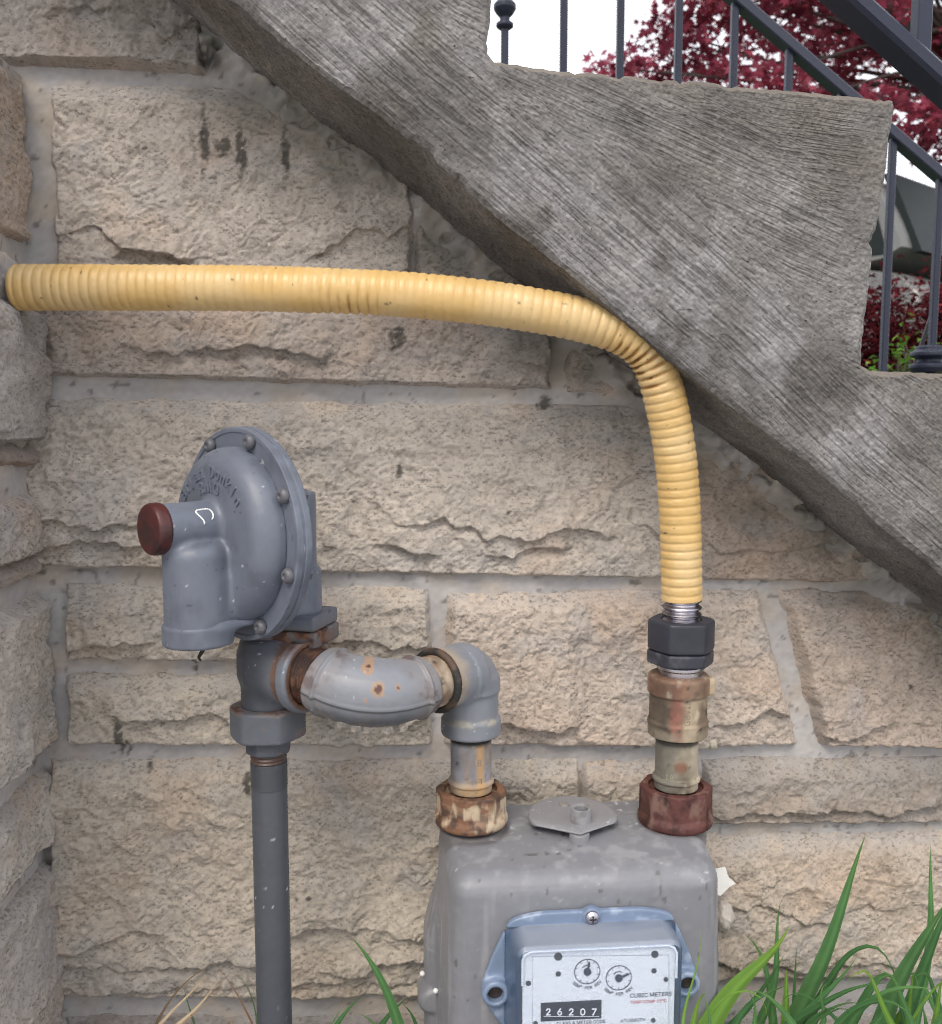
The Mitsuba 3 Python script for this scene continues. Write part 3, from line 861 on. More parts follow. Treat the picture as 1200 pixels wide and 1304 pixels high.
def bend_col(v):
    c = weather(v, (0.185, 0.195, 0.222), 0.05, 8)
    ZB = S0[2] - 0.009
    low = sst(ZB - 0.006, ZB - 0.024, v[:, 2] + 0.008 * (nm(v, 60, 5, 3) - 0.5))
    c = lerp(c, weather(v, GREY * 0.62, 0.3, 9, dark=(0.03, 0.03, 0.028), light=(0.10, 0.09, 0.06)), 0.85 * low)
    for q, r in spots:
        d = np.linalg.norm((v - q) * [1, 0.12, 1], axis=1) / r + 0.9 * (nm(v, 260, 12, 2) - 0.5)
        c = lerp(c, (0.30, 0.20, 0.14), sst(1.15, 0.85, d)); c = lerp(c, RUSTD * 1.5, sst(0.62, 0.40, d))
    ends = sst(0.02, 0.004, np.minimum(np.linalg.norm(v - arc[0], axis=1) - 0.024, np.linalg.norm(v - arc[-1], axis=1) - 0.024))
    c = lerp(c, weather(v, (0.19, 0.19, 0.205), 0.5, 11), 0.6 * ends)
    sm_ = np.abs(v[:, 2] - SEAMZ(v))
    c = lerp(c, (0.05, 0.05, 0.05), 0.7 * sst(0.0014, 0.0004, sm_) * (v[:, 1] < -0.16))
    return specks(v, c, 9, 0.87, amt=0.6)


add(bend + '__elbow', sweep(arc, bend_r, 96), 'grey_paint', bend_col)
thr = np.linspace(RING - n_out * 0.006, arc[2], 60)
add(bend + '__thread', sweep(thr, lambda s, t: 0.0246 + 0.0009 * np.sin(s / 60 * 2 * np.pi * 7 + t), 64), 'rusty_metal', lambda v: lerp((0.105, 0.047, 0.027), (0.035, 0.017, 0.013), sst(0.35, 0.6, nm(v, 120, 12, 3))))
nip_end = EE + d1 * 0.016
add(bend + '__nipple', sweep(np.linspace(EE - d1 * 0.004, nip_end, 30), 0.0235, 64), 'rusty_metal', lambda v: grime(v, (0.36, 0.29, 0.22), (0.13, 0.075, 0.05), 670))
# drops of water
for k, (px, row) in enumerate([(433, 912), (452, 917), (468, 921), (493, 923), (514, 919)]):
    ka = int(len(arc) * (px - 405) / 140)
    d = np.array([arc[ka][0], arc[ka][1] - 0.0088, arc[ka][2] - 0.0312])
    prof = [(0, -0.0052)] + [(0.0040 * math.sin(t), -0.0052 * math.cos(t)) for t in np.linspace(0.2, 1.9, 10)] + [(0.0018, 0.0026), (0.0012, 0.0042), (0, 0.0042)]
    add('water_drop', lathe(prof, d, (0, 0, 1), 24), 'water', label='clear water drop under the curved pipe elbow, ' + ('leftmost of five', 'second from the left', 'middle one of five', 'second from the right', 'rightmost of five')[k], cat='water drop', group='drops under the curved elbow')

# ------------------------------------------------------------------ second elbow, turning down into the meter
elb = thing('pipe_elbow', 'pale grey pipe elbow turning down, with a black ring, above the rusty left union nut', 'pipe elbow')
MX = P(600, 1000, YM)[0]
K = np.array([MX, YM, EE[2] - 0.001])
d1b = np.array([K[0] - nip_end[0], K[1] - nip_end[1], 0]); d1b /= np.linalg.norm(d1b)
GAS = nip_end + d1b * 0.001
zb_e = zrow(600, 934, YM)


def elb_sdf(p):
    b = s_cyl(p, GAS + d1b * 0.001, K - d1b * 0.006, 0.0270, 0.003)
    q = p - K
    # quarter torus round the corner
    cc = K - d1b * 0.014 + np.array([0, 0, -0.014])
    qc = p - cc
    a, z = qc @ d1b, qc[..., 2]
    side = qc @ np.array([-d1b[1], d1b[0], 0])
    tor = np.maximum(np.hypot(np.hypot(a, z) - 0.014, side) - 0.0262, np.maximum(-a - 0.003, -z - 0.003))
    b = smin(b, tor, 0.006)
    b = smin(b, s_cyl(p, (K[0], K[1], zb_e + 0.004), (K[0], K[1], K[2] - 0.004), 0.0258, 0.002), 0.006)
    b = smin(b, s_cyl(p, (K[0], K[1], zb_e), (K[0], K[1], zb_e + 0.0175), 0.0282, 0.003), 0.002)
    return np.maximum(b, -s_cyl(p, (K[0], K[1], zb_e - 0.01), (K[0], K[1], zb_e + 0.006), 0.0215, 0.001))


def elb_col(v):
    c = weather(v, (0.178, 0.19, 0.22), 0.12, 16)
    c = lerp(c, weather(v, CREAM * 0.7, 0.45, 17), 0.8 * sst(0.022, 0.004, (v - GAS) @ d1b + 0.012 * (nm(v, 70, 4, 3) - 0.5)))
    c = lerp(c, (0.36, 0.33, 0.24), 0.6 * band(v[:, 2], zb_e + 0.014, zb_e + 0.020, 0.002) * sst(0.4, 0.6, nm(v, 120, 7, 2)))
    c = lerp(c, GREY * 0.45, 0.7 * sst(-0.010, -0.024, v[:, 0] - K[0]) * sst(K[2] - 0.012, K[2] - 0.03, v[:, 2]))
    return specks(v, c, 17, 0.87, amt=0.6)


add(elb + '__elbow', snet(elb_sdf, K - [0.055, 0.055, 0.062], K + [0.04, 0.04, 0.036], 0.0012), 'grey_paint', elb_col)
ph = np.linspace(0, 2 * np.pi, 65)
_, ea, eb = frame(d1b)
ringp = np.array([GAS + 0.0262 * (math.cos(t) * ea + math.sin(t) * eb) for t in ph])
add(elb + '__black_ring', sweep(ringp, lambda s, t: 0.0036 + 0 * s + 0 * t, 16, caps=False), 'rusty_metal', lambda v: weather(v, (0.022, 0.022, 0.022), 0.35, 18), label='black sealing ring flecked with rust')


# ------------------------------------------------------------------ union connections on the meter
def ring_prof(segs):
    return rprof(segs, 0.0012)


def union(name, px, r_nip, r_nut, rows, label, nip_col, nut_col, mouth):
    """rows: nipple top, nipple lower band, nut top, nut bottom."""
    key = thing(name, label, 'pipe connector')
    X = P(px, 1000, YM)[0]
    z = [zrow(px, r, YM) for r in rows]
    add(key + '__nipple', lathe(ring_prof([(0, z[0]), (r_nip, z[0]), (r_nip, z[0] - .004), (r_nip - .0009, z[0] - .0045), (r_nip - .0009, z[0] - .006), (r_nip, z[0] - .0065), (r_nip, z[1]), (r_nip + 0.0024, z[1] - 0.001), (r_nip + 0.0026, z[1] - 0.004), (r_nip + .0006, z[1] - 0.005),
                                           (r_nip + 0.0006, z[2] - 0.002), (0, z[2] - 0.004)][::-1]), (X, YM, 0), (0, 0, 1), 72), 'rusty_metal', nip_col, smooth=45)

    def sdf(p):
        b = s_prism(p, (X, YM, 0), (0, 0, 1), z[3] + 0.006, z[2], r_nut, 8, 0.0016, 0.2)
        b = smin(b, s_cyl(p, (X, YM, z[3]), (X, YM, z[3] + 0.011), r_nut + 0.0036, 0.0045), 0.0025)
        b = np.maximum(b, -s_cyl(p, (X, YM, z[2] - 0.004), (X, YM, z[2] + 0.01), r_nut - 0.0065, 0.001))
        return b
    add(key + '__nut', snet(sdf, (X - r_nut - .008, YM - r_nut - .008, z[3] - .003), (X + r_nut + .008, YM + r_nut + .008, z[2] + .004), 0.0011), 'rusty_metal', nut_col)
    return key, X, z


zt = lambda px, row: zrow(px, row, YM)


def nipA(v):
    c = grime(v, (0.25, 0.26, 0.30), (0.15, 0.15, 0.165), 650)
    side = np.arctan2(v[:, 0] - MX, -(v[:, 1] - YM))
    o = sst(0.05, 0.35, side) * sst(0.75, 0.45, side) + 0.35 * sst(0.25, 0.7, nm(v * [1, 1, .15], 120, 21, 2))
    c = lerp(c, (0.42, 0.25, 0.10), 0.75 * np.clip(o, 0, 1))
    c = lerp(c, (0.40, 0.26, 0.12), 0.8 * sst(zt(600, 985), zt(600, 994), v[:, 2]) * 0 + 0.7 * sst(zt(600, 984), zt(600, 996), v[:, 2]))
    c = lerp(c, GREY * 0.45, 0.6 * sst(-0.5, -1.2, side))
    return lerp(c, (0.012, 0.011, 0.01), sst(zt(600, 944), zt(600, 941), v[:, 2] * -1 * -1))


def nutA(v):
    z0, z1 = zt(600, 1053), zt(600, 1003)
    st = nm(v * [1, 1, 0.22], 150, 23, 3)
    bl = nm(v, 85, 24, 4)
    u = (v[:, 2] - z0) / (z1 - z0)
    m = np.clip(sst(0.42, 0.58, st) * 0.8 + sst(0.46, 0.62, bl) * 0.75 + sst(0.30, 0.10, u) * 0.75 + sst(0.78, 0.95, u) * 0.8, 0, 1)
    rc = lerp((0.15, 0.065, 0.034), (0.045, 0.018, 0.014), sst(0.4, 0.65, nm(v, 130, 25, 3)))
    return lerp(CREAM * [0.82, 0.80, 0.76] * (0.85 + 0.3 * nm(v, 60, 26, 2))[:, None], rc, m * 0.92)


uA, XA, zA = union('pipe_connector', 600, 0.0193, 0.0313, (928, 990, 1003, 1047), 'grey nipple with a cream and rust union nut on the left of the meter top', nipA, nutA, 0)
add(uA + '__lettering', cat(wrap_text('Λ8', 0.0062, (MX, YM), 0, 0.0193, 0.16, zt(600, 967), 0.0006), wrap_text('ED', 0.0062, (MX, YM), 0, 0.0193, 0.20, zt(600, 983), 0.0006, turn=math.pi)),
    'rusty_metal', (0.20, 0.17, 0.14), smooth=False)


def nipB(v):
    c = grime(v, (0.27, 0.235, 0.18), (0.12, 0.10, 0.075), 640)
    side = v[:, 0] - P(861, 1000, YM)[0]
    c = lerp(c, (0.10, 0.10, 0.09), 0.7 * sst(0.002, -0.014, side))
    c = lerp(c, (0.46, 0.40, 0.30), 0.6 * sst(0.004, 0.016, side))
    q = P(868, 978, -0.14)
    d = np.linalg.norm((v - q) * [1, .2, 1], axis=1) / 0.007 + nm(v, 200, 4, 3) - 0.5
    c = lerp(c, RUST * 1.3, 0.8 * sst(1.2, 0.6, d))
    return lerp(c, (0.04, 0.035, 0.03), sst(zt(861, 946), zt(861, 941), v[:, 2]) * 0.9)


def nutB(v):
    c = lerp((0.095, 0.034, 0.030), (0.036, 0.013, 0.012), sst(0.36, 0.64, nm(v * [1, 1, .6], 80, 31, 4)))
    c = lerp(c, (0.20, 0.13, 0.105), 0.55 * sst(0.56, 0.72, nm(v * [1, 1, .6], 100, 32, 4)))
    return lerp(c, (0.10, 0.045, 0.03), 0.5 * sst(0.55, 0.7, nm(v, 40, 33, 3)))


uB, XB, zB = union('pipe_connector', 861, 0.0203, 0.0325, (930, 986, 999, 1046), 'weathered nipple with a dark red rusty union nut on the right of the meter top', nipB, nutB, 0)
add(uB + '__lettering', cat(wrap_text('18', 0.0052, (XB, YM), 0, 0.0203, -0.62, zt(861, 985), 0.0005)), 'rusty_metal', (0.26, 0.24, 0.19), smooth=False)

# coupling above the right nipple
cpl = thing('pipe_coupling', 'cream and rust ribbed pipe coupling with cast letters, under the black hexagonal nut', 'pipe coupling')
zc_ = lambda row: zrow(864, row, YM)
XC = P(864, 890, YM)[0]
RC = 0.0282
prof = [(0, zc_(934)), (RC, zc_(934)), (RC + .0006, zc_(919)), (RC + .0008, zc_(916)), (RC - 0.0008, zc_(913)), (RC - .0010, zc_(883)), (RC + .0012, zc_(880)), (RC + .0012, zc_(862)), (RC - .0002, zc_(858)), (0.021, zc_(857)), (0.0, zc_(857))]


def cpl_col(v):
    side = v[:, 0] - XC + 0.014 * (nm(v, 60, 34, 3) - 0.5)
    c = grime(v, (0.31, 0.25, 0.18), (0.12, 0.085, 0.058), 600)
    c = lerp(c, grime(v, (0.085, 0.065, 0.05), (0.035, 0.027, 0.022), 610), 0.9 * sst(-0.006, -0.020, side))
    c = lerp(c, grime(v, (0.21, 0.085, 0.065), (0.10, 0.04, 0.032), 620), 0.85 * band(side, -0.013, 0.000, 0.003) * sst(0.34, 0.5, nm(v * [1, 1, .5], 70, 35, 3)))
    c = lerp(c, grime(v, (0.23, 0.14, 0.095), (0.10, 0.05, 0.035), 630), 0.75 * sst(zc_(884), zc_(878), v[:, 2]))
    return lerp(c, (0.30, 0.26, 0.20), 0.5 * sst(zc_(918), zc_(926), v[:, 2]) * sst(.3, .6, nm(v, 80, 39, 3)))


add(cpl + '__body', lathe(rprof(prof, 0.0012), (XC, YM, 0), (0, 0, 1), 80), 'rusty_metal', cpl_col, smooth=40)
add(cpl + '__lettering', cat(wrap_text('GBVID', 0.0058, (XC, YM), 0, RC - 0.001, 0.12, zc_(897), 0.0007, turn=math.pi / 2)), 'rusty_metal', (0.21, 0.17, 0.13), smooth=False)
lug = P(898, 876, YM - 0.012)
add(cpl + '__lug', snet(lambda p: s_box(p, (XC + 0.0255, YM - 0.008, zc_(871)), (0.0062, 0.006, 0.0085), 0.002), (XC + .012, YM - .02, zc_(888)), (XC + .04, YM + .01, zc_(855)), 0.0009), 'rusty_metal', lambda v: grime(v, (0.36, 0.29, 0.205), (0.15, 0.105, 0.07), 660))

# ------------------------------------------------------------------ flexible yellow gas hose with its fitting
hose = thing('gas_hose', 'yellow corrugated flexible gas hose bending from the wall down to the black nut', 'gas hose')
HP = [(11, 366, -0.092), (50, 366, -0.094), (100, 366, -0.098), (200, 366.5, -0.106), (300, 367, -0.113), (400, 369.5, -0.120), (500, 374, -0.128), (580, 381, -0.134), (650, 390, -0.138), (700, 398.5, -0.140), (752, 410, -0.140),
      (796, 427, -0.138), (826, 453, -0.135), (845, 500, -0.131), (856.5, 555, -0.127), (864, 620, -0.123), (867.5, 700, -0.121), (868.5, 763, YM)]
hp, hL = spline([P(*q) for q in HP], 1500)
ncor = int(hL / 0.00835)
hs = np.linspace(0, 1, 1500)
bendy = np.exp(-((hs - 0.708) / 0.042) ** 2)
kin = np.exp(-((hs - 0.375) / 0.03) ** 2)


def hose_r(s, t):
    u = hs[s.ravel()][:, None]
    ph = u * ncor + 0.25 * nm(np.stack([u * 40, u * 0, u * 0], -1), 1, 5, 2)
    fr = ph - np.floor(ph)
    groove = np.exp(-((fr - 0.5) / 0.20) ** 2)
    b = bendy[s.ravel()][:, None] + 0.35 * kin[s.ravel()][:, None]
    inner = 0.5 - 0.5 * np.cos(t - HIN)
    q = np.stack([u * 90 + 0 * t, np.cos(t) * 1.2 + 0 * u, np.sin(t) * 1.2 + 0 * u], -1)
    wr = nm(q, 1, 8, 3)
    depth = 0.00100 * (0.35 + 1.0 * wr) * (1 - 0.6 * b * (1 - inner)) + b * 0.0125 * np.clip(wr - 0.25, 0, 1) * inner ** 1.3
    r0 = 0.0205 - 0.0012 * u - 0.0008 * b
    r0 = r0 * np.where(u < 0.012, np.sqrt(np.clip(1 - (1 - u / 0.012) ** 2, 0.0, 1)), 1.0)
    lob = 0.0005 * np.cos(2 * np.pi * fr)
    return r0 - depth * groove - lob * 0 + 0.0004 * (nm(q, 0.5, 9, 2) - 0.5)


HIN = 0.0
hv, hf = sweep(hp, 0.02, 8)
k0 = int(0.708 * 1499)
cen = (hv[:-2].reshape(1500, 8, 3)[k0] - hp[k0])
inward = np.array([-1, 0, -1.0])
HIN = 2 * np.pi * int(np.argmin(cen @ inward)) / 8


def hose_col(v):
    from scipy.spatial import cKDTree
    d, i = cKDTree(hp).query(v)
    c = np.array([0.56, 0.37, 0.145]) * (0.92 + 0.16 * nm(v, 30, 40, 3))[:, None]
    c = lerp(c, (0.60, 0.44, 0.23), 0.7 * sst(0.40, 0.7, nm(v, 18, 41, 3)))
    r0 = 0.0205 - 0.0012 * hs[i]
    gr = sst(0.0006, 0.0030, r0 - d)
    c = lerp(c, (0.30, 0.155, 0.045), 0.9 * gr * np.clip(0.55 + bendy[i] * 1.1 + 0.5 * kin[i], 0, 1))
    c = lerp(c, (0.42, 0.25, 0.08), 0.45 * sst(0.55, 0.75, nm(v * [1, 1, .5], 60, 42, 3)) * np.clip(0.3 + bendy[i], 0, 1))
    sp = sst(0.93, 0.95, nm(v, 190, 43, 1))
    return lerp(c, (0.09, 0.06, 0.04), 0.75 * sp)


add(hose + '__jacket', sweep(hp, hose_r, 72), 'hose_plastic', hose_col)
zh = lambda row: zrow(868, row, YM)
XH = P(868, 800, YM)[0]
pr = [(0, zh(792)), (0.0165, zh(792))]
for k, row in enumerate(np.linspace(790, 764, 27)):
    pr.append((0.0170 + 0.0016 * math.cos((row - 764) / 26 * 2 * math.pi * 3), zh(row)))
pr += [(0.016, zh(757)), (0, zh(757))]
add(hose + '__steel_end', lathe(pr, (XH, YM, 0), (0, 0, 1), 64), 'steel', smooth=40, label='bare ribbed steel end of the hose')


def fit_sdf(p):
    b = s_prism(p, (XH, YM, 0), (0, 0, 1), zh(826), zh(788), 0.0292, 6, 0.0030, 0.42)
    b = np.minimum(b, s_prism(p, (XH - .0005, YM, 0), (0, 0, 1), zh(843), zh(826.8), 0.0290, 6, 0.0022, 0.42))
    return np.maximum(b, -s_cyl(p, (XH, YM, zh(793)), (XH, YM, zh(780)), 0.0188, 0.001))


add(hose + '__hex_nut', snet(fit_sdf, (XH - .04, YM - .04, zh(848)), (XH + .04, YM + .04, zh(782)), 0.0011), 'iron_paint',
    lambda v: lerp(np.array([0.032, 0.034, 0.046]) * (0.8 + 0.4 * nm(v, 60, 45, 3))[:, None], (0.085, 0.085, 0.10), 0.8 * sst(0.5, 0.72, nm(v * [1, 1, .5], 120, 46, 3)) * sst(zh(824), zh(828), v[:, 2])), label='black two-part hexagonal nut')
add(hose + '__steel_tail', lathe(rprof([(0, zh(862)), (0.0205, zh(862)), (0.0205, zh(851)), (0.0226, zh(850)), (0.0226, zh(846)), (0.0215, zh(845)), (0.0215, zh(840)), (0, zh(840))], 0.0006), (XH, YM, 0), (0, 0, 1), 64), 'steel', smooth=40)
#@@MORE
# ------------------------------------------------------------------ pressure regulator
reg = thing('pressure_regulator', 'blue-grey round gas pressure regulator with dark red vent cap, on top of the riser', 'gas regulator')
RCN = P(303, 680, -0.165)
rn = np.array([-0.765, -0.644, 0.0]); rn /= np.linalg.norm(rn)
rt = np.array([-rn[1], rn[0], 0.0])            # to the right in the picture, in the disc's plane
rz = np.array([0, 0, 1.0])
RR = 0.0915


def L(n, t, z):
    return RCN + n * rn + t * rt + z * rz


BLUE = np.array([0.118, 0.133, 0.172])


def reg_col(v):
    c = BLUE * (0.9 + 0.2 * nm(v, 25, 100, 3))[:, None] * (0.94 + 0.12 * nm(v, 160, 101, 2))[:, None]
    c = lerp(c, c * 0.62, 0.6 * sst(0.55, 0.75, nm(v * [1, 1, .5], 45, 102, 4)))
    c = specks(v, c, 103, 0.875, amt=0.55)
    return lerp(c, (0.03, 0.028, 0.03), 0.5 * sst(0.90, 0.93, nm(v, 190, 104, 1)))


SZ = 0.0105                                     # the vent's axis lies a little above the disc's centre
vb = L(0.043, 0.006, 0)


def pan_sdf(p):
    q = p - RCN
    n, t, z = q @ rn, q @ rt, q[..., 2]
    rad = np.hypot(t, z)
    # low dome: ellipse-edged disc
    dome = np.hypot(np.maximum(rad - 0.056, 0) / 0.019, np.maximum(n - 0.004, 0) / 0.021 * (n > 0.004)) - 1
    dome = np.maximum(dome * 0.018, -(n - 0.0))
    dome = np.maximum(dome, n - 0.0252)
    st = s_cyl(p, L(0.01, 0, SZ), L(0.074, 0, SZ), 0.0200, 0.0015)
    b = smin(dome, st, 0.007)
    body = s_cyl(p, vb + rz * (SZ - 0.012), vb - rz * 0.083, 0.0268, 0.013)
    body = np.maximum(body, -(p[..., 2] - (RCN[2] - 0.0725)))
    b = smin(b, body, 0.006)
    web = s_box(p, L(0.022, 0.010, -0.048), (0.022, 0.018, 0.020), 0.006, (rn, rt, rz))
    return smin(b, web, 0.008)


add(reg + '__cover', snet(pan_sdf, RCN - [0.13, 0.13, 0.086], RCN + [0.09, 0.09, 0.08], 0.0016), 'grey_paint', reg_col)
add(reg + '__outlet_flange', snet(lambda p: smin(s_cyl(p, vb - rz * 0.0690, vb - rz * 0.0870, 0.0290, 0.0025), s_box(p, L(0.016, 0.010, -0.0710), (0.024, 0.022, 0.0028), 0.0025, (rn, rt, rz)), 0.010),
    vb - [0.06, 0.06, 0.092], vb + [0.075, 0.075, -0.06], 0.0014), 'grey_paint', reg_col)
fl = [(0.02, 0.0005), (0.062, 0.0005), (RR - .0045, 0.0005), (RR - .0045, 0.0015), (RR, 0.0015), (RR, -0.0045), (RR - .0012, -0.0050), (RR - .0012, -0.0062), (RR + .0003, -0.0067), (RR + .0003, -0.0125), (RR - .003, -0.0140), (0.03, -0.0140)]
add(reg + '__rim', lathe(rprof(fl, 0.0010), RCN, rn, 128), 'grey_paint', lambda v: lerp(reg_col(v), BLUE * 1.5, 0.5 * sst(0.5, 0.7, nm(v, 60, 107, 3)) * sst(RR - 0.004, RR - 0.001, np.linalg.norm((v - RCN) - np.outer((v - RCN) @ rn, rn), axis=1))), smooth=45)


def back_sdf(p):
    q = p - RCN
    n, t, z = q @ rn, q @ rt, q[..., 2]
    rad = np.hypot(t, z)
    dome = np.maximum(np.maximum(rad - 0.070 + np.maximum(-n - 0.014, 0) * 0.9, n + 0.013), -n - 0.046)
    neck = s_cyl(p, L(-0.056, 0.004, 0.034), L(-0.056, 0.004, -0.055), 0.0185, 0.004)
    foot = s_cyl(p, L(-0.056, 0.004, -0.034), L(-0.056, 0.004, -0.078), 0.0225, 0.005)
    return smin(smin(dome, neck, 0.008), foot, 0.004)


add(reg + '__back_housing', snet(back_sdf, RCN - [0.07, 0.07, 0.082], RCN + [0.13, 0.12, 0.078], 0.0018), 'grey_paint', reg_col)
for k in range(8):
    a = math.radians(22.5 + 45 * k + 4)
    o = L(0.0015, 0.0835 * math.cos(a), 0.0835 * math.sin(a))
    bolt = reg + '__bolt'
    hd = lathe(rprof([(0, -0.017), (0.0035, -0.017), (0.0035, 0), (0.0066, 0.0), (0.0064, 0.0030), (0.0046, 0.0054), (0.0022, 0.0058), (0.0018, 0.0042), (0, 0.0042)], 0.0008, 3), o, rn, 24)
    nut = lathe([(0, -0.0145), (0.0055, -0.0145), (0.0055, -0.019), (0, -0.019)], o, rn, 6)
    add(bolt, cat(hd, nut), 'grey_paint', lambda v: lerp(BLUE * 0.62 * (0.8 + .4 * nm(v, 200, 108, 2))[:, None], (0.12, 0.11, 0.11), 0.4), smooth=40)
# vent cap
cap = lathe(rprof([(0, 0.069), (0.0202, 0.069), (0.0212, 0.071), (0.0212, 0.0775), (0.0200, 0.0805), (0.0165, 0.0815), (0.0, 0.0805)], 0.0012), L(0, 0, SZ), rn, 64)
add(reg + '__vent_cap', cap, 'grey_paint', lambda v: lerp(np.array([0.060, 0.013, 0.013]) * (0.7 + .6 * nm(v, 90, 110, 3))[:, None], (0.022, 0.012, 0.012), 0.8 * sst(0.42, 0.66, nm(v, 70, 111, 4))), smooth=40, label='dark red cap on the end of the vent')


def arc_text(s, h, R, a0, step, n0, bold=True):
    out = []
    for i, ch in enumerate(s):
        if ch == ' ':
            continue
        a = a0 - step * i
        v, f = text_flat(ch, h, 0.0017, bold)
        ex = math.sin(a) * rt - math.cos(a) * rz
        ey = math.cos(a) * rt + math.sin(a) * rz
        out.append(place((v, f), L(n0, R * math.cos(a), R * math.sin(a)), ex, ey, rn))
    return out


txt = arc_text('Bryan Donkin', 0.0092, 0.0500, math.radians(143), math.radians(9.6), 0.0246) + arc_text('RMG', 0.0096, 0.0375, math.radians(109), math.radians(17), 0.0246)
add(reg + '__raised_lettering', cat(*txt), 'grey_paint', BLUE, smooth=False)
add(reg + '__cast_lettering', cat(wrap_text('INL', 0.0070, (vb[0], vb[1]), 0, 0.0266, -0.95, RCN[2] - 0.046, 0.0007), wrap_text('60', 0.0070, (vb[0], vb[1]), 0, 0.0266, -0.95, RCN[2] - 0.061, 0.0007)), 'grey_paint', BLUE, smooth=False)
# chalk mark on the vent
def on_stub(n, ang):
    return L(n, 0.0202 * math.cos(ang), SZ + 0.0202 * math.sin(ang))
ck, _ = spline([on_stub(0.0425, .15), on_stub(0.0445, .45), on_stub(0.0470, .72), on_stub(0.040, .80), on_stub(0.0345, .76), on_stub(0.0330, .55), on_stub(0.0350, .32)], 60)
add(reg + '__chalk_mark', sweep(ck, 0.0006, 8), 'plain', (0.8, 0.8, 0.82), label='white chalk mark on the vent')
# mounting flanges
fc = np.array([RX + 0.0225, YP + 0.004, zr(789)])
fx = np.array([0.94, -0.34, 0]); fy = np.array([0.34, 0.94, 0])
zf0, zf1, zf2 = zr(778, YP), zr(797, YP), zr(818, YP)


def oblong(z0, z1, hx, hy):
    c = fc.copy(); c[2] = (z0 + z1) / 2
    return lambda p: s_box(p, c, (hx, hy, abs(z1 - z0) / 2), 0.0022, (fx, fy, rz))


add(reg + '__mounting_flange', snet(oblong(zf0, zf1, 0.0345, 0.026), fc - [.05, .05, .03], fc + [.05, .05, .03], 0.0013), 'grey_paint', lambda v: lerp(reg_col(v) * 0.85, (0.10, 0.075, 0.06), 0.5 * sst(zf1 + .006, zf1, v[:, 2])))
add(riser + '__rusty_flange', snet(oblong(zf1 - 0.0004, zf2, 0.0360, 0.0262), fc - [.05, .05, .04], fc + [.05, .05, .03], 0.0013), 'rusty_metal', lambda v: weather(v, GREY * 0.85, 0.55, 115, light=RUST * 1.5), label='rusty flange under the regulator')
add(reg + '__drip', sweep(spline([vb + [0.004, -0.012, -0.0865], vb + [0.005, -0.013, -0.0915], vb + [0.003, -0.013, -0.0945], vb + [0.004, -0.012, -0.0985]], 20)[0], lambda s, t: 0.0022 - 0.0013 * s / 19 + 0 * t, 12), 'plain', (0.02, 0.016, 0.014))

# ------------------------------------------------------------------ gas meter
met = thing('gas_meter', 'grey metal gas meter with a blue clear-windowed index showing 26207', 'gas meter')
MXC, ZT = P(733, 1050, YM)[0] - 0.002, zrow(733, 1050, YM)
MXC = 0.5 * (P(577, 1200, -0.205)[0] + P(918, 1200, -0.205)[0])
YF, ZBOT = -0.206, 0.11
HWF = 0.5 * (P(918, 1200, -0.205)[0] - P(577, 1200, -0.205)[0])


def meter_sdf(p):
    x, y, z = p[..., 0] - MXC, p[..., 1], p[..., 2]
    hw = HWF + 0.003 * sst(ZT - 0.02, ZT - 0.12, z) + (y - YF) * 0.075
    zt_ = ZT - 0.007 * sst(-0.150, -0.205, y)
    dx, dy, dz = np.abs(x) - hw, np.abs(y + 0.148) - 0.058, np.maximum(z - zt_, ZBOT - z)
    r = 0.0185
    q = np.stack([dx + r, dy + r, dz + r], -1)
    front = np.minimum(q.max(-1), 0) + np.linalg.norm(np.maximum(q, 0), axis=-1) - r
    hb = 0.121 + 0.022 * sst(ZT - 0.03, ZT - 0.13, z)
    q = np.stack([np.abs(x - 0.002) - hb + 0.012, np.abs(y + 0.088) - 0.028 + 0.012, np.maximum(z - ZT, ZBOT - z) + 0.012], -1)
    back = np.minimum(q.max(-1), 0) + np.linalg.norm(np.maximum(q, 0), axis=-1) - 0.012
    b = smin(front, back, 0.010)
    for px, row in ((549, 1272), (925, 1300)):
        c = P(px, row, -0.112)
        b = smin(b, s_cyl(p, c + [0, 0.03, 0], c - [0, 0.008, 0], 0.0125 if px < 600 else 0.0075, 0.006), 0.004)
    for X in (XA, XB):
        b = smin(b, s_cyl(p, (X, YM, ZT - 0.02), (X, YM, ZT + 0.003), 0.030, 0.002), 0.004)
    return b


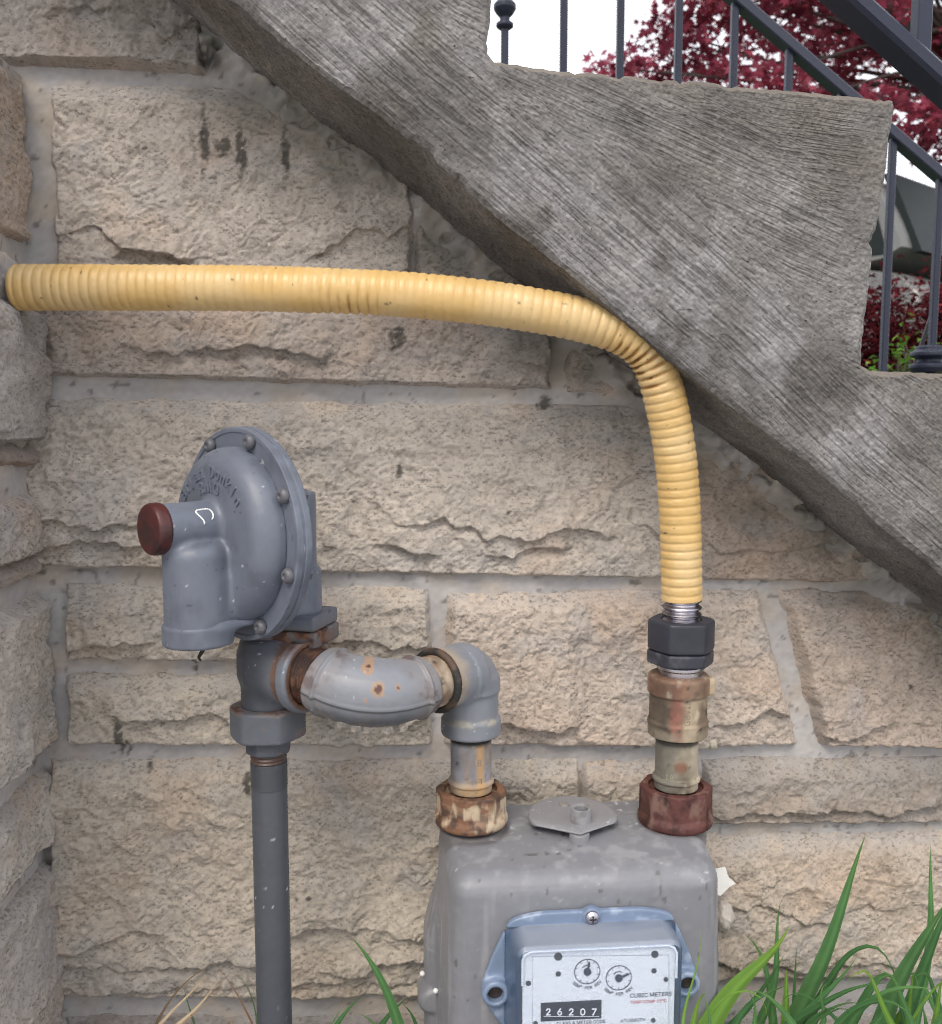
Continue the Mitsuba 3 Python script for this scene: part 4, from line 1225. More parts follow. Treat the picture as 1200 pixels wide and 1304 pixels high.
def meter_col(v):
    c = np.array([0.178, 0.182, 0.202]) * (0.92 + 0.16 * nm(v, 14, 120, 3))[:, None] * (0.95 + 0.1 * nm(v, 140, 121, 2))[:, None]
    top = sst(ZT - 0.022, ZT - 0.004, v[:, 2])
    c = lerp(c, (0.34, 0.35, 0.37), 0.40 * sst(0.50, 0.74, nm(v, 90, 122, 5)) * (0.25 + 0.75 * top))
    c = lerp(c, (0.62, 0.63, 0.64), 0.7 * sst(0.70, 0.80, nm(v, 170, 123, 3)) * sst(0.45, 0.6, nm(v, 24, 125, 2)) * (0.2 + 0.8 * top))
    run = nm(v * [1, 1, 0.06], 130, 124, 3)
    c = lerp(c, (0.36, 0.355, 0.36), 0.30 * sst(0.58, 0.76, run) * (1 - top))
    c = lerp(c, (0.10, 0.10, 0.11), 0.5 * sst(0.60, 0.74, nm(v * [1, 1, 0.12], 90, 127, 3)) * (1 - top) * sst(0.03, 0.10, np.abs(v[:, 0] - MXC)))
    c = lerp(c, (0.06, 0.055, 0.05), 0.6 * sst(0.86, 0.90, nm(v * [1, 1, .5], 190, 128, 1)) * sst(.5, .6, nm(v, 20, 129, 2)))
    ring = np.minimum(np.hypot(v[:, 0] - XA, v[:, 1] - YM), np.hypot(v[:, 0] - XB, v[:, 1] - YM))
    return lerp(c, (0.07, 0.055, 0.05), 0.6 * sst(0.040, 0.033, ring + 0.006 * (nm(v, 60, 130, 3) - .5)) * top)


add(met + '__case', snet(meter_sdf, (MXC - 0.16, -0.22, ZBOT - 0.01), (MXC + 0.165, -0.05, ZT + 0.012), 0.0021), 'grey_paint', meter_col)
blobs = [P(544, 1209, -0.10), P(538, 1240, -0.10), P(555, 1262, -0.125)]
for q in blobs[:3]:
    add(met + '__paint_blob', trimesh.creation.icosphere(2, 0.0026).apply_translation(q), 'plain', (0.7, 0.7, 0.72))
# feet, out of the frame
for sx in (-1, 1):
    add(met + '__foot', bar((MXC + sx * 0.09, -0.13, ZBOT + 0.01), (MXC + sx * 0.09, -0.13, -0.03), 0.03, 0.03, (0, 1, 0)), 'plain', (0.2, 0.2, 0.2), smooth=False)
# plate on top
PC = np.array([P(730, 1046, -0.125)[0], -0.123, ZT + 0.0085])


def badge_sdf(p):
    x, y, z = p[..., 0] - PC[0], p[..., 1] - PC[1], p[..., 2] - PC[2]
    a = np.abs(x)
    d = np.maximum(np.hypot(x, y * 0.92) - 0.0425, a * 0.5 - (y + 0.050) * 0.866)
    e = np.stack([d + 0.002, np.abs(z) - 0.0028 + 0.002], -1)
    b = np.minimum(e.max(-1), 0) + np.linalg.norm(np.maximum(e, 0), axis=-1) - 0.002
    b = -smin(-b, -(a * 0.5 - (y + 0.0400) * 0.866), 0.010)
    return b


add(met + '__top_plate', snet(badge_sdf, PC - [.05, .055, .006], PC + [.05, .055, .006], 0.0010), 'grey_paint', lambda v: specks(v, weather(v, np.array([0.21, 0.21, 0.225]), 0.06, 131), 132, 0.80, amt=0.7))
bo = P(740, 1046, -0.138); bo[2] = PC[2]
add(met + '__boss', lathe(rprof([(0, 0.002), (0.0062, 0.002), (0.0064, 0.0150), (0.0092, 0.0165), (0.0098, 0.0160), (0.0100, 0.0), (0, 0.0)][::-1], 0.0006), bo, (0, 0, 1), 40), 'grey_paint', lambda v: lerp(np.array([0.22, 0.22, 0.235]), (0.10, 0.09, 0.085), 0.5 * sst(.5, .7, nm(v, 120, 133, 3))), smooth=40)
bl = P(738, 1064, -0.152); bl[2] = ZT - 0.004
add(met + '__stud', lathe(rprof([(0, 0), (0.0095, 0), (0.0095, 0.011), (0, 0.011)], 0.0015), bl, (0, 0, 1), 32), 'grey_paint', (0.19, 0.19, 0.205), smooth=40)
sc = P(719, 1024, -0.100); sc[2] = PC[2]
add(met + '__screw', lathe(rprof([(0, -0.012), (0.0035, -0.012), (0.0035, 0.0015), (0.0058, 0.0018), (0.005, 0.0045), (0, 0.0052)], 0.0006), sc, (0, 0, 1), 24), 'satin', (0.2, 0.19, 0.185), smooth=40)

# ------------------------------------------------------------------ the meter's index under its blue cover
YB = YF - 0.002
IXC = P(761, 1260, -0.24)[0]
ZI1 = zrow(760, 1207, YB - 0.041)              # top of the window
ZI0 = ZI1 - 0.098
ZFL = zrow(757, 1156, YB)                      # top of the flange
YW = YB - 0.042


def rrect(hx, z0, z1, r, n=8, chamfer=None):
    out = []
    for cx, cz, a in ((hx - r, z1 - r, 0), (-hx + r, z1 - r, 90), (-hx + r, z0 + r, 180), (hx - r, z0 + r, 270)):
        for t in np.linspace(0, 90, n):
            out.append((cx + r * math.cos(math.radians(a + t)), cz + r * math.sin(math.radians(a + t))))
    return np.array(out)


def loft(rings, ys):
    n = len(rings[0])
    v = np.vstack([np.c_[IXC + r[:, 0], np.full(n, y), r[:, 1]] for r, y in zip(rings, ys)])
    k = np.arange(n); k2 = (k + 1) % n
    f = np.vstack([np.stack([k + i * n, k2 + i * n, k2 + (i + 1) * n, k + (i + 1) * n], 1) for i in range(len(rings) - 1)])
    return v, f


HIX = 0.5 * (P(865, 1260, YW)[0] - P(663, 1260, YW)[0])
r0 = rrect(HIX + 0.0105, ZI0 - 0.008, ZFL - 0.008, 0.020)
r1 = rrect(HIX + 0.0085, ZI0 - 0.006, ZFL - 0.010, 0.019)
r2 = rrect(HIX + 0.0030, ZI0 - 0.001, ZI1 + 0.003, 0.009)
r3 = rrect(HIX + 0.0005, ZI0, ZI1, 0.007)
BLUEP = (0.10, 0.17, 0.30)
side_col = lambda v: lerp(np.array([0.10, 0.155, 0.26]) * (0.8 + 0.4 * nm(v, 40, 140, 3))[:, None], (0.50, 0.55, 0.65), np.clip(0.85 * sst(0.25, 0.8, (v[:, 2] - ZI1) / (ZFL - ZI1) + 0.9) * sst(HIX + .008, HIX - 0.01, np.abs(v[:, 0] - IXC)) * sst(0.25, 0.6, nm(v, 50, 141, 4) + 0.12), 0, 1))


def subdiv(vf, k):
    v, f = cat(vf)
    m = trimesh.Trimesh(v, f, process=False)
    for _ in range(k):
        m = m.subdivide()
    return np.array(m.vertices), np.array(m.faces)


add(met + '__index_cover', subdiv(loft([r0, r1, 0.5 * (r1 + r2), r2, r3], [YB - 0.001, YB - 0.005, 0.5 * (YB + YW) - 0.006, YW + 0.003, YW]), 2), 'window_hazy', color=side_col, smooth=35, label='cloudy blue plastic sides of the index cover')
n = len(r3)
wv = np.vstack([np.c_[IXC + r3[:, 0], np.full(n, YW), r3[:, 1]], [[IXC, YW, 0.5 * (ZI0 + ZI1)]]])
wf = np.stack([np.arange(n), (np.arange(n) + 1) % n, np.full(n, n)], 1)
add(met + '__index_cover__window', (wv, wf), 'window_clear', smooth=False)


def flange_sdf(p):
    x, y, z = p[..., 0] - IXC, p[..., 1] - (YB - 0.0025), p[..., 2]
    pl = [(0.050, ZFL), (HIX + 0.004, ZFL - 0.006), (HIX + 0.013, ZFL - 0.022), (LUGX + 0.0105, LUGZ + 0.008), (LUGX + 0.0105, LUGZ - 0.008), (HIX - 0.006, ZI0 - 0.02), (0.0, ZI0 - 0.02)]
    d = np.abs(x) * 0 + (z - ZFL)
    for (xa, za), (xb_, zb_) in zip(pl, pl[1:]):
        ln = math.hypot(xb_ - xa, zb_ - za)
        nx, nz = -(zb_ - za) / ln, (xb_ - xa) / ln
        d = -smin(-d, -((np.abs(x) - xa) * nx + (z - za) * nz), 0.004)
    e = np.stack([d + 0.0015, np.abs(y) - 0.0030 + 0.0015], -1)
    b = np.minimum(e.max(-1), 0) + np.linalg.norm(np.maximum(e, 0), axis=-1) - 0.0015
    inn = np.abs(x) - (HIX + 0.008), np.abs(z - (ZI0 - 0.004 + ZFL - 0.012) / 2) - (ZFL - 0.012 - ZI0 + 0.004) / 2
    b = np.maximum(b, -np.maximum(*inn))
    for s in (-1, 1):
        c = np.array([IXC + s * LUGX, YB, LUGZ])
        b = smin(b, s_cyl(p, c, c - [0, 0.014, 0], 0.0118, 0.003), 0.004)
    c = np.array([IXC, YB, ZFL - 0.004])
    b = smin(b, s_cyl(p, c, c - [0, 0.008, 0], 0.0078, 0.002), 0.003)
    for s in (-1, 1):
        c = np.array([IXC + s * LUGX, YB, LUGZ])
        b = np.maximum(b, -s_cyl(p, c - [0, 0.006, 0], c - [0, 0.03, 0], 0.0072, 0.0005))
    return b


LUGX = 0.5 * (P(881, 1255, YB - .012)[0] - P(637, 1266, YB - .012)[0])
LUGZ = zrow(637, 1266, YB - .012)
add(met + '__index_flange', snet(flange_sdf, (IXC - .105, YB - .018, ZI0 - .026), (IXC + .105, YB + .003, ZFL + .008), 0.0013), 'satin', lambda v: np.array([0.155, 0.205, 0.30]) * (0.75 + 0.5 * nm(v, 45, 142, 3))[:, None] + 0.10 * sst(.6, .75, nm(v, 90, 143, 3))[:, None], label='blue plastic flange with two screw lugs')
for s in (-1, 1):
    c = np.array([IXC + s * LUGX, YB - 0.0062, LUGZ])
    add(met + '__lug_screw', lathe(rprof([(0, 0), (0.0068, 0), (0.0066, 0.0015), (0, 0.0022)], 0.0005), c, (0, -1, 0), 24), 'satin', (0.03, 0.022, 0.02), smooth=40)
tsc = np.array([IXC, YB - 0.0075, ZFL - 0.0045])
scv = lathe(rprof([(0, 0), (0.0062, 0), (0.0060, 0.002), (0.0036, 0.0042), (0, 0.0046)], 0.0006), tsc, (0, -1, 0), 32)
add(met + '__cover_screw', scv, 'steel', smooth=40)
for w, h in ((0.0062, 0.0013), (0.0013, 0.0062)):
    add(met + '__cover_screw__slot', bar(tsc + [0, -0.0040, -h / 2], tsc + [0, -0.0040, h / 2], w, 0.0016, (0, 1, 0), 0.0003), 'plain', (0.02, 0.02, 0.022), smooth=False)
# the white plate and its print; a moulded lip runs along the top of the window
lip = sweep(np.array([[IXC + x_, YW + 0.0012, z_] for x_, z_ in [(-HIX + 0.002, ZI1 - 0.03), (-HIX + 0.002, ZI1 - 0.008), (-HIX + 0.0045, ZI1 - 0.0035), (-HIX + 0.009, ZI1 - 0.0012)] + [(x_, ZI1 - 0.0010) for x_ in np.linspace(-HIX + 0.014, HIX - 0.014, 20)] + [(HIX - 0.009, ZI1 - 0.0012), (HIX - 0.0045, ZI1 - 0.0035), (HIX - 0.002, ZI1 - 0.008), (HIX - 0.002, ZI1 - 0.03)]]), lambda s, t: 0.0011 + 0 * s + 0 * t, 8)
add(met + '__index_cover__lip', lip, 'satin', (0.72, 0.75, 0.80))
YPL = YW + 0.004
px2 = lambda x, y: P(x, y, YPL)
pl_ring = rrect(HIX - 0.0025, ZI0 + 0.002, ZI1 - 0.002, 0.004)
plate = trimesh.creation.extrude_polygon(Polygon(pl_ring), 0.0012, engine='earcut')
pv = np.array(plate.vertices)
add(met + '__index_plate', (np.c_[IXC + pv[:, 0], YPL + pv[:, 2], pv[:, 1]], np.array(plate.faces)[:, ::-1]), 'plain', (0.68, 0.70, 0.735), smooth=False, label='white index plate with dials and counter')
EX, EZ, EN = np.array([1, 0, 0.0]), np.array([0, 0, 1.0]), np.array([0, -1, 0.0])
INK = (0.03, 0.035, 0.05)
pp = 0.735 / FPX                               # metres per photograph pixel on the plate
for x, y in ((666, 1204), (0, 0)):
    pass


def disc(o, r0_, r1_, t=0.0004, seg=48):
    return lathe([(r0_, 0), (r0_, t), (r1_, t), (r1_, 0)], o, EN, seg)


def dial(cx, cy, ang, words):
    o = px2(cx, cy) + EN * 0.0002
    R = 18 * pp
    d = met + '__index_plate__dial'
    m = [disc(o, R - 0.0005, R)]
    for k in range(10):
        a = 2 * math.pi * k / 10
        u = EX * math.sin(a) + EZ * math.cos(a)
        m.append(bar(o + u * R * 0.78, o + u * R, 0.0004, 0.0005, EN, 0.0001))
    m.append(disc(o, 0.0, 5 * pp, 0.0014, 24))
    u = EX * math.sin(ang) + EZ * math.cos(ang)
    m.append(bar(o + EN * 0.0012, o + EN * 0.0012 + u * R * 0.80, 0.0017, 0.0007, EN, 0.0002))
    aa = np.linspace(-0.9, 0.5, 10)
    m.append(sweep(np.array([o + EN * 0.0002 + (EX * math.sin(a) + EZ * math.cos(a)) * R * 0.5 for a in aa]), 0.0003, 6))
    st = 0.155
    for i, ch in enumerate(words):
        if ch == ' ':
            continue
        a = math.pi + (len(words) / 2 - 0.5 - i) * st
        up = EX * math.sin(a) + EZ * math.cos(a)
        vf = text_flat(ch, 0.0026, 0.0003)
        ey = -up
        ex = np.cross(ey, EN)
        m.append(place(vf, o + up * (R + 0.0048), ex, ey, EN))
    add(numbered(d), cat(*m), 'plain', INK, smooth=False)


dial(748, 1237, 0.15, '5DM³ PER REV')
dial(788, 1245, 1.15, '5DM³ PER REV')


def print_(s, x, y, h, col=INK, bold=False, name='print'):
    add(f'{met}__index_plate__{name}', place(text_flat(s, h, 0.0003, bold), px2(x, y) + EN * 0.0002, EX, EZ, EN), 'plain', col, smooth=False)


print_('CUBIC METERS', 829, 1269, 5.7 * pp)
print_('TEMP COMP 15°C', 826, 1277, 4.2 * pp, (0.45, 0.12, 0.12))
print_('CLASS & METER CODE', 740, 1304, 4.6 * pp, (0.08, 0.09, 0.12))
print_('ATLSMUTH', 806, 1301, 4.6 * pp, (0.08, 0.09, 0.12))
for x, y, r in ((711, 1240, 3.6), (673, 1252, 3.6), (833, 1236, 3.6), (848, 1247, 3.2), (832, 1299, 3.2), (682, 1303, 3.2), (711, 1218, 5.5), (834, 1215, 5.0)):
    add(f'{met}__index_plate__rivet', disc(px2(x, y) + EN * 0.0002, 0, r * pp, 0.0005, 20), 'plain', (0.045, 0.045, 0.05), smooth=False)
for a, b in (((678, 1218), (678, 1330)), ((852, 1216), (852, 1330)), ((678, 1218), (852, 1216))):
    add(f'{met}__index_plate__line', bar(px2(*a) + EN * 0.0002, px2(*b) + EN * 0.0002, 0.0004, 0.0003, EN, 0.0001), 'plain', (0.25, 0.28, 0.35), smooth=False)
ca, cb = px2(689, 1277), px2(765.5, 1296)
cc = (ca + cb) / 2
add(met + '__index_plate__counter', bar(cc - EX * abs(cb[0] - ca[0]) / 2 + EN * 0.0006, cc + EX * abs(cb[0] - ca[0]) / 2 + EN * 0.0006, 0.0010, abs(ca[2] - cb[2]), (0, 0, 1), 0.0002), 'plain', (0.02, 0.022, 0.028), smooth=False, label='black counter window with white digits')
for k, ch in enumerate('26207'):
    add(met + '__index_plate__digit', place(text_flat(ch, 9.5 * pp, 0.0003, True), px2(698 + 14.6 * k, 1291.5) + EN * 0.0013, EX, EZ, EN), 'plain', (0.75, 0.77, 0.8), smooth=False)
add(met + '__index_plate__digit_line', bar(px2(692, 1293.5) + EN * 0.0012, px2(763, 1293.5) + EN * 0.0012, 0.0005, 0.0005, EN, 0.0001), 'plain', (0.6, 0.62, 0.66), smooth=False)
#@@BACK
# ------------------------------------------------------------------ railing on the far side of the stairs
IRON = np.array([0.022, 0.026, 0.046])


def iron_col(v):
    c = IRON * (0.85 + 0.3 * nm(v, 14, 150, 3))[:, None]
    c = lerp(c, (0.055, 0.06, 0.088), 0.4 * sst(0.55, 0.75, nm(v * [1, 1, .4], 60, 151, 3)))
    return specks(v, c, 152, 0.88, (0.02, 0.02, 0.022), 0.7)


rail = thing('stair_railing', 'dark iron railing with square balusters on the far side of the concrete stairs', 'railing')
YR = 0.72
ra, rb = P(945, 6, YR), P(1200, 226, YR)
rdir = (rb - ra) / np.linalg.norm(rb - ra)
rz_at = lambda x: ra[2] + (x - ra[0]) * rdir[2] / rdir[0]
T1, T2, T0 = P(880, 104, YS)[2] - 0.006, P(1150, 475, YS)[2] - 0.006, P(400, -285, YS)[2] - 0.006


def knuckle(z0, s=1.0):
    return [(0, z0), (0.008 * s, z0), (0.0135 * s, z0 + 0.004 * s), (0.0135 * s, z0 + 0.010 * s), (0.010 * s, z0 + 0.014 * s), (0.0175 * s, z0 + 0.019 * s), (0.0195 * s, z0 + 0.025 * s), (0.0175 * s, z0 + 0.031 * s), (0.010 * s, z0 + 0.036 * s), (0.0135 * s, z0 + 0.040 * s), (0.0135 * s, z0 + 0.046 * s), (0.008 * s, z0 + 0.050 * s), (0, z0 + 0.050 * s)]


for px, row, base, collar in ((570, 40, T0, 0), (643, 30, T1, 1), (718, 45, T1, 0), (790, 50, T1, 0), (864, 55, T1, 0), (935, 55, T1, 0), (1005, 80, T1, 0), (1072, 100, T1, 0), (1134, 260, T2, 0), (1194, 300, T2, 2), (1256, 300, T2, 0), (1318, 300, T2, 0)):
    x = P(px, row, YR)[0]
    top = rz_at(x) - 0.004
    k = add(rail + '__baluster', bar((x, YR, base), (x, YR, top), 0.0125, 0.0125, (0, 1, 0)), 'iron_paint', iron_col, smooth=False)
    if collar == 1:
        z = P(643, 37, YR)[2]
        add(k + '__collar', lathe(rprof([(0.0, z), (0.010, z), (0.0150, z + .004), (0.0150, z + .009), (0.0085, z + .013), (0.0085, z + .019), (0.0150, z + .026), (0.0195, z + .033), (0.0195, z + .040), (0.0140, z + .046), (0.0105, z + .050), (0.0105, z + .056), (0.007, z + .060), (0, z + .060)], 0.0012, 3), (x, YR, 0), (0, 0, 1), 24), 'iron_paint', iron_col, smooth=50, label='turned collar on the baluster')
    if collar == 2:
        z = P(1185, 474, YR)[2]
        pr_ = [(0.0, T2), (0.014, T2), (0.014, z - 0.002), (0.030, z), (0.035, z + .008), (0.035, z + .014), (0.022, z + .019), (0.022, z + .024), (0.034, z + .030), (0.034, z + .037), (0.026, z + .041), (0.026, z + .047), (0.012, z + .050), (0, z + .050)]
        add(k + '__base_collar', lathe(rprof(pr_, 0.0012, 3), (x - 0.004, YR, 0), (0, 0, 1), 28), 'iron_paint', iron_col, smooth=50, label='stepped base collar')
p0 = ra - rdir * 1.15
p1 = rb + rdir * 0.30
add(rail + '__rail', bar(p0, p1, 0.030, 0.018, (0, 0, 1), 0.002), 'iron_paint', iron_col, smooth=False)
xb = P(1330, 300, YR)[0]
add(rail + '__post', bar((xb, YR, T2), (xb, YR, rz_at(xb) + 0.05), 0.03, 0.03, (0, 1, 0)), 'iron_paint', iron_col, smooth=False)
add(rail + '__brace', bar(P(1192, 385, YR + 0.03), P(1160, 480, YR + 0.03), 0.007, 0.007), 'iron_paint', (0.02, 0.02, 0.024), smooth=False)

near = thing('sloping_handrail', 'heavy dark iron handrail crossing the top right corner above the stairs', 'handrail')
YN = 0.02
ha, hb = P(1078, 0, YN), P(1200, 110, YN)
hd_ = (hb - ha) / np.linalg.norm(hb - ha)
add(near + '__rail', bar(ha - hd_ * 0.75, hb + hd_ * 0.40, 0.040, 0.0185, (0, 0, 1), 0.004), 'iron_paint', iron_col, smooth=False)
for px, row, dz in ((1174, 24, 0.7), (1050, -60, 0.7), (1298, 140, 0.7), (930, -160, 0.7)):
    x = P(px, row, YN)[0]
    zz = ha[2] + (x - ha[0]) * hd_[2] / hd_[0]
    add(near + '__baluster', bar((x, YN, zz), (x, YN, zz + 0.62), 0.0165, 0.0165, (0, 1, 0)), 'iron_paint', iron_col, smooth=False)
u0, u1 = ha - hd_ * 0.75, hb + hd_ * 0.40
add(near + '__upper_rail', bar(u0 + [0, 0, .62], u1 + [0, 0, .62], 0.05, 0.02), 'iron_paint', iron_col, smooth=False)
add(near + '__post', bar((u1[0], YN, T2 - 0.2), (u1[0], YN, u1[2] + 0.68), 0.036, 0.036, (0, 1, 0)), 'iron_paint', iron_col, smooth=False)
add(near + '__post', bar((u0[0], YN, T0 - 0.02), (u0[0], YN, u0[2] + 0.68), 0.036, 0.036, (0, 1, 0)), 'iron_paint', iron_col, smooth=False)

# ------------------------------------------------------------------ red maple
def leaf_cloud(pts, size, colors, seed, lobes=7, flat=0.5):
    """Palmate leaves, one per point, as small star fans."""
    r = np.random.default_rng(seed)
    n, m = len(pts), lobes * 2
    nrm = r.normal(size=(n, 3)); nrm[:, 2] = np.abs(nrm[:, 2]) + flat
    nrm /= np.linalg.norm(nrm, axis=1, keepdims=True)
    e = np.cross(nrm, r.normal(size=(n, 3))); e /= np.linalg.norm(e, axis=1, keepdims=True)
    b = np.cross(nrm, e)
    th = np.arange(m) / m * 2 * np.pi
    rad = np.where(np.arange(m) % 2 == 0, 1.0, 0.40)
    rad = rad * (0.55 + 0.45 * np.cos(th / 2) ** 2)
    s = (size * r.uniform(0.65, 1.25, n))[:, None, None]
    ring = rad[None, :, None] * (np.cos(th)[None, :, None] * e[:, None] + np.sin(th)[None, :, None] * b[:, None]) - 0.22 * (rad[None, :, None] ** 2) * nrm[:, None] * r.uniform(0, 1.6, (n, 1, 1))
    v = np.concatenate([pts[:, None], pts[:, None] + s * ring], 1).reshape(-1, 3)
    k = np.arange(m)
    f = np.stack([k * 0, k + 1, (k + 1) % m + 1], 1)[None] + (np.arange(n) * (m + 1))[:, None, None]
    ci = np.repeat(colors, m + 1, axis=0)
    return v, f.reshape(-1, 3), ci


maple = thing('maple_tree', 'dark red maple tree behind the stairs and the parked car', 'tree')
DT = 7.0
base = P(1330, 500, DT); base[2] = 0.5
C0 = P(1180, -120, DT)
limbs = []
rg = np.random.default_rng(21)
top = np.array([C0[0] + 0.3, DT, C0[2] - 0.6])
trunk_pts, _ = spline([base, base + [0.02, 0.02, 0.7], base + [-0.05, 0, 1.2], top], 40)
add(maple + '__trunk', sweep(trunk_pts, lambda s, t: 0.13 - 0.075 * s / 39 + 0 * t, 16), 'mortar_face', lambda v: np.array([0.09, 0.075, 0.065]) * (0.7 + .6 * nm(v * [1, 1, .2], 40, 160, 3))[:, None])
anchors = []
for k in range(46):
    # clusters spread through the crown
    while True:
        q = rg.uniform(-1, 1, 3)
        if np.linalg.norm(q) < 1 and q[2] > -0.75:
            break
    c = C0 + q * [2.75, 1.5, 1.55]
    anchors.append(c)
edge_px = [(845, 40), (835, 95), (790, 88), (880, 60), (900, 20), (870, 5), (850, -40), (930, 90), (960, 50), (985, 100), (1020, 60), (1060, 100), (1100, 60), (1150, 110), (1180, 150), (1195, 190), (1170, 175), (1160, 60), (1080, 20), (940, 10), (1010, 10), (1130, 10), (1190, 60), (1210, 120), (900, 88), (1040, 130), (1110, 130),
           (1000, -40), (920, -50), (1085, -60), (1165, -30)]
for px, row in edge_px:
    anchors.append(P(px, row, DT + rg.uniform(-0.8, 0.6)))
anchors = np.array(anchors)
br = []
for c in anchors:
    s0 = trunk_pts[rg.integers(22, 40)]
    mid = 0.5 * (s0 + c) + rg.normal(0, 0.10, 3) + [0, 0, 0.12]
    pth, ln = spline([s0, mid, c], 14)
    br.append(sweep(pth, lambda s, t: 0.030 - 0.024 * s / 13 + 0 * t, 6, caps=False))
add(maple + '__branches', cat(*br), 'plain', (0.05, 0.035, 0.035))
pts, cols = [], []
for i, c in enumerate(anchors):
    sm = i >= 46
    n = 280 if not sm else 150
    r_ = 0.50 if not sm else 0.26
    q = rg.normal(size=(n, 3)); q /= np.linalg.norm(q, axis=1, keepdims=True)
    q *= (rg.uniform(0.15, 1, (n, 1)) ** 0.6)
    pts.append(c + q * [r_ * 1.15, r_, r_ * 0.62])
    tone = rg.uniform(0.7, 1.25)
    cc_ = lerp((0.36, 0.068, 0.108), (0.18, 0.036, 0.066), rg.uniform(0, 1, n)) * tone
    brt = rg.uniform(0, 1, n) > 0.82
    cc_[brt] = np.array([0.42, 0.11, 0.16]) * rg.uniform(0.8, 1.2, (brt.sum(), 1))
    cols.append(cc_)
v, f, ci = leaf_cloud(np.vstack(pts), 0.062, np.vstack(cols), 5)
add(maple + '__crown', (v, f), 'red_leaf', ci, smooth=True)

# ------------------------------------------------------------------ parked car
car = thing('parked_car', 'silver car with dark rear window, seen between the right-hand balusters', 'car')
ch = math.radians(-36)
CO = P(1250, 300, 5.3) + 2.2 * np.array([math.sin(ch), math.cos(ch), 0]); CO[2] = 0.68
cx_, cy_ = np.array([math.sin(ch), math.cos(ch), 0]), np.array([math.cos(ch), -math.sin(ch), 0])


def cw(l, w, z):
    return CO + cx_ * l + cy_ * w + np.array([0, 0, z])


SILV = np.array([0.10, 0.10, 0.098])


def car_loft(profile, widths, key, bsdf, col):
    """profile: (length, z) closed side outline; widths: half width as a function of z."""
    rings = []
    pr_, n = np.array(profile), len(profile)
    ws = [-1, -0.96, -0.85, 0, 0.85, 0.96, 1]
    sh = [0.965, 0.99, 1.0, 1.0, 1.0, 0.99, 0.965]
    cen_ = pr_.mean(0)
    v = []
    for w, s in zip(ws, sh):
        q = cen_ + (pr_ - cen_) * s
        v += [cw(a, w * widths(b), b) for a, b in q]
    k = np.arange(n); k2 = (k + 1) % n
    f = [np.stack([k + i * n, k2 + i * n, k2 + (i + 1) * n], 1) for i in range(len(ws) - 1)] + [np.stack([k + i * n, k2 + (i + 1) * n, k + (i + 1) * n], 1) for i in range(len(ws) - 1)]
    tri = np.asarray(trimesh.creation.triangulate_polygon(Polygon(pr_), engine='earcut')[1]) % n
    m = trimesh.Trimesh(np.array(v), np.vstack(f + [tri, tri[:, ::-1] + (len(ws) - 1) * n]), process=False)
    trimesh.repair.fix_normals(m)
    add(key, m, bsdf, col, smooth=35)


def smooth_outline(pts, per=8):
    p = np.array(pts, float)
    for _ in range(2):
        p = np.vstack([np.stack([0.75 * a + 0.25 * b, 0.25 * a + 0.75 * b]) for a, b in zip(p, np.roll(p, -1, 0))])
    return p


car_loft(smooth_outline([(-2.2, 0.30), (-2.28, 0.6), (-2.2, 1.0), (-1.2, 1.09), (0.3, 1.09), (1.2, 1.02), (2.2, 0.86), (2.3, 0.55), (2.2, 0.26), (0, 0.22)]), lambda z: 0.90 - 0.06 * max(0, (z - 0.75)) ** 1 - 0.10 * max(0, 0.5 - z), car + '__body', 'car_paint', SILV)
gh = smooth_outline([(-2.14, 1.02), (-2.0, 1.35), (-1.75, 1.70), (-1.2, 1.78), (-0.2, 1.79), (0.35, 1.70), (1.25, 1.04), (0.2, 1.0)])
car_loft(gh, lambda z: 0.86 - 0.26 * max(0, z - 1.02), car + '__cabin', 'car_paint', SILV)


def pane(pts, key='window', side=1):
    """A window pane a little proud of the cabin's side."""
    poly = np.array(pts)
    v = np.array([cw(a, side * (0.871 - 0.26 * max(0, b - 1.02)), b) for a, b in poly] + [cw(a, side * (0.84 - 0.26 * max(0, b - 1.02)), b) for a, b in poly])
    n = len(poly)
    tri = np.asarray(trimesh.creation.triangulate_polygon(Polygon(poly), engine='earcut')[1]) % n
    k = np.arange(n); k2 = (k + 1) % n
    m = trimesh.Trimesh(v, np.vstack([tri, tri[:, ::-1] + n, np.stack([k, k2, k2 + n], 1), np.stack([k, k2 + n, k + n], 1)]), process=False)
    trimesh.repair.fix_normals(m)
    add(f'{car}__{key}', m, 'dark_glass', smooth=False)


for s in (-1, 1):
    pane([(-1.95, 1.12), (-1.082, 1.12), (-1.082, 1.71), (-1.66, 1.66), (-1.84, 1.40)], side=s)
    pane([(-1.08, 1.12), (-0.022, 1.12), (-0.022, 1.72), (-1.08, 1.71)], side=s)
    pane([(-0.02, 1.12), (1.0, 1.12), (0.30, 1.65), (-0.02, 1.72)], side=s)
rw = np.array([cw(-2.115, -0.76, 1.12), cw(-2.115, 0.76, 1.12), cw(-1.83, 0.63, 1.68), cw(-1.83, -0.63, 1.68)]) - cx_ * 0.03
rwv = np.vstack([rw, rw + cx_ * 0.06])
add(car + '__rear_window', trimesh.convex.convex_hull(rwv), 'dark_glass', smooth=False)
ww = np.array([cw(1.17, -0.74, 1.12), cw(1.17, 0.74, 1.12), cw(0.45, 0.62, 1.66), cw(0.45, -0.62, 1.66)]) + (cx_ * 0.02 + np.array([0, 0, 0.03]))
add(car + '__windscreen', trimesh.convex.convex_hull(np.vstack([ww, ww - np.array([0, 0, .05])])), 'dark_glass', smooth=False)
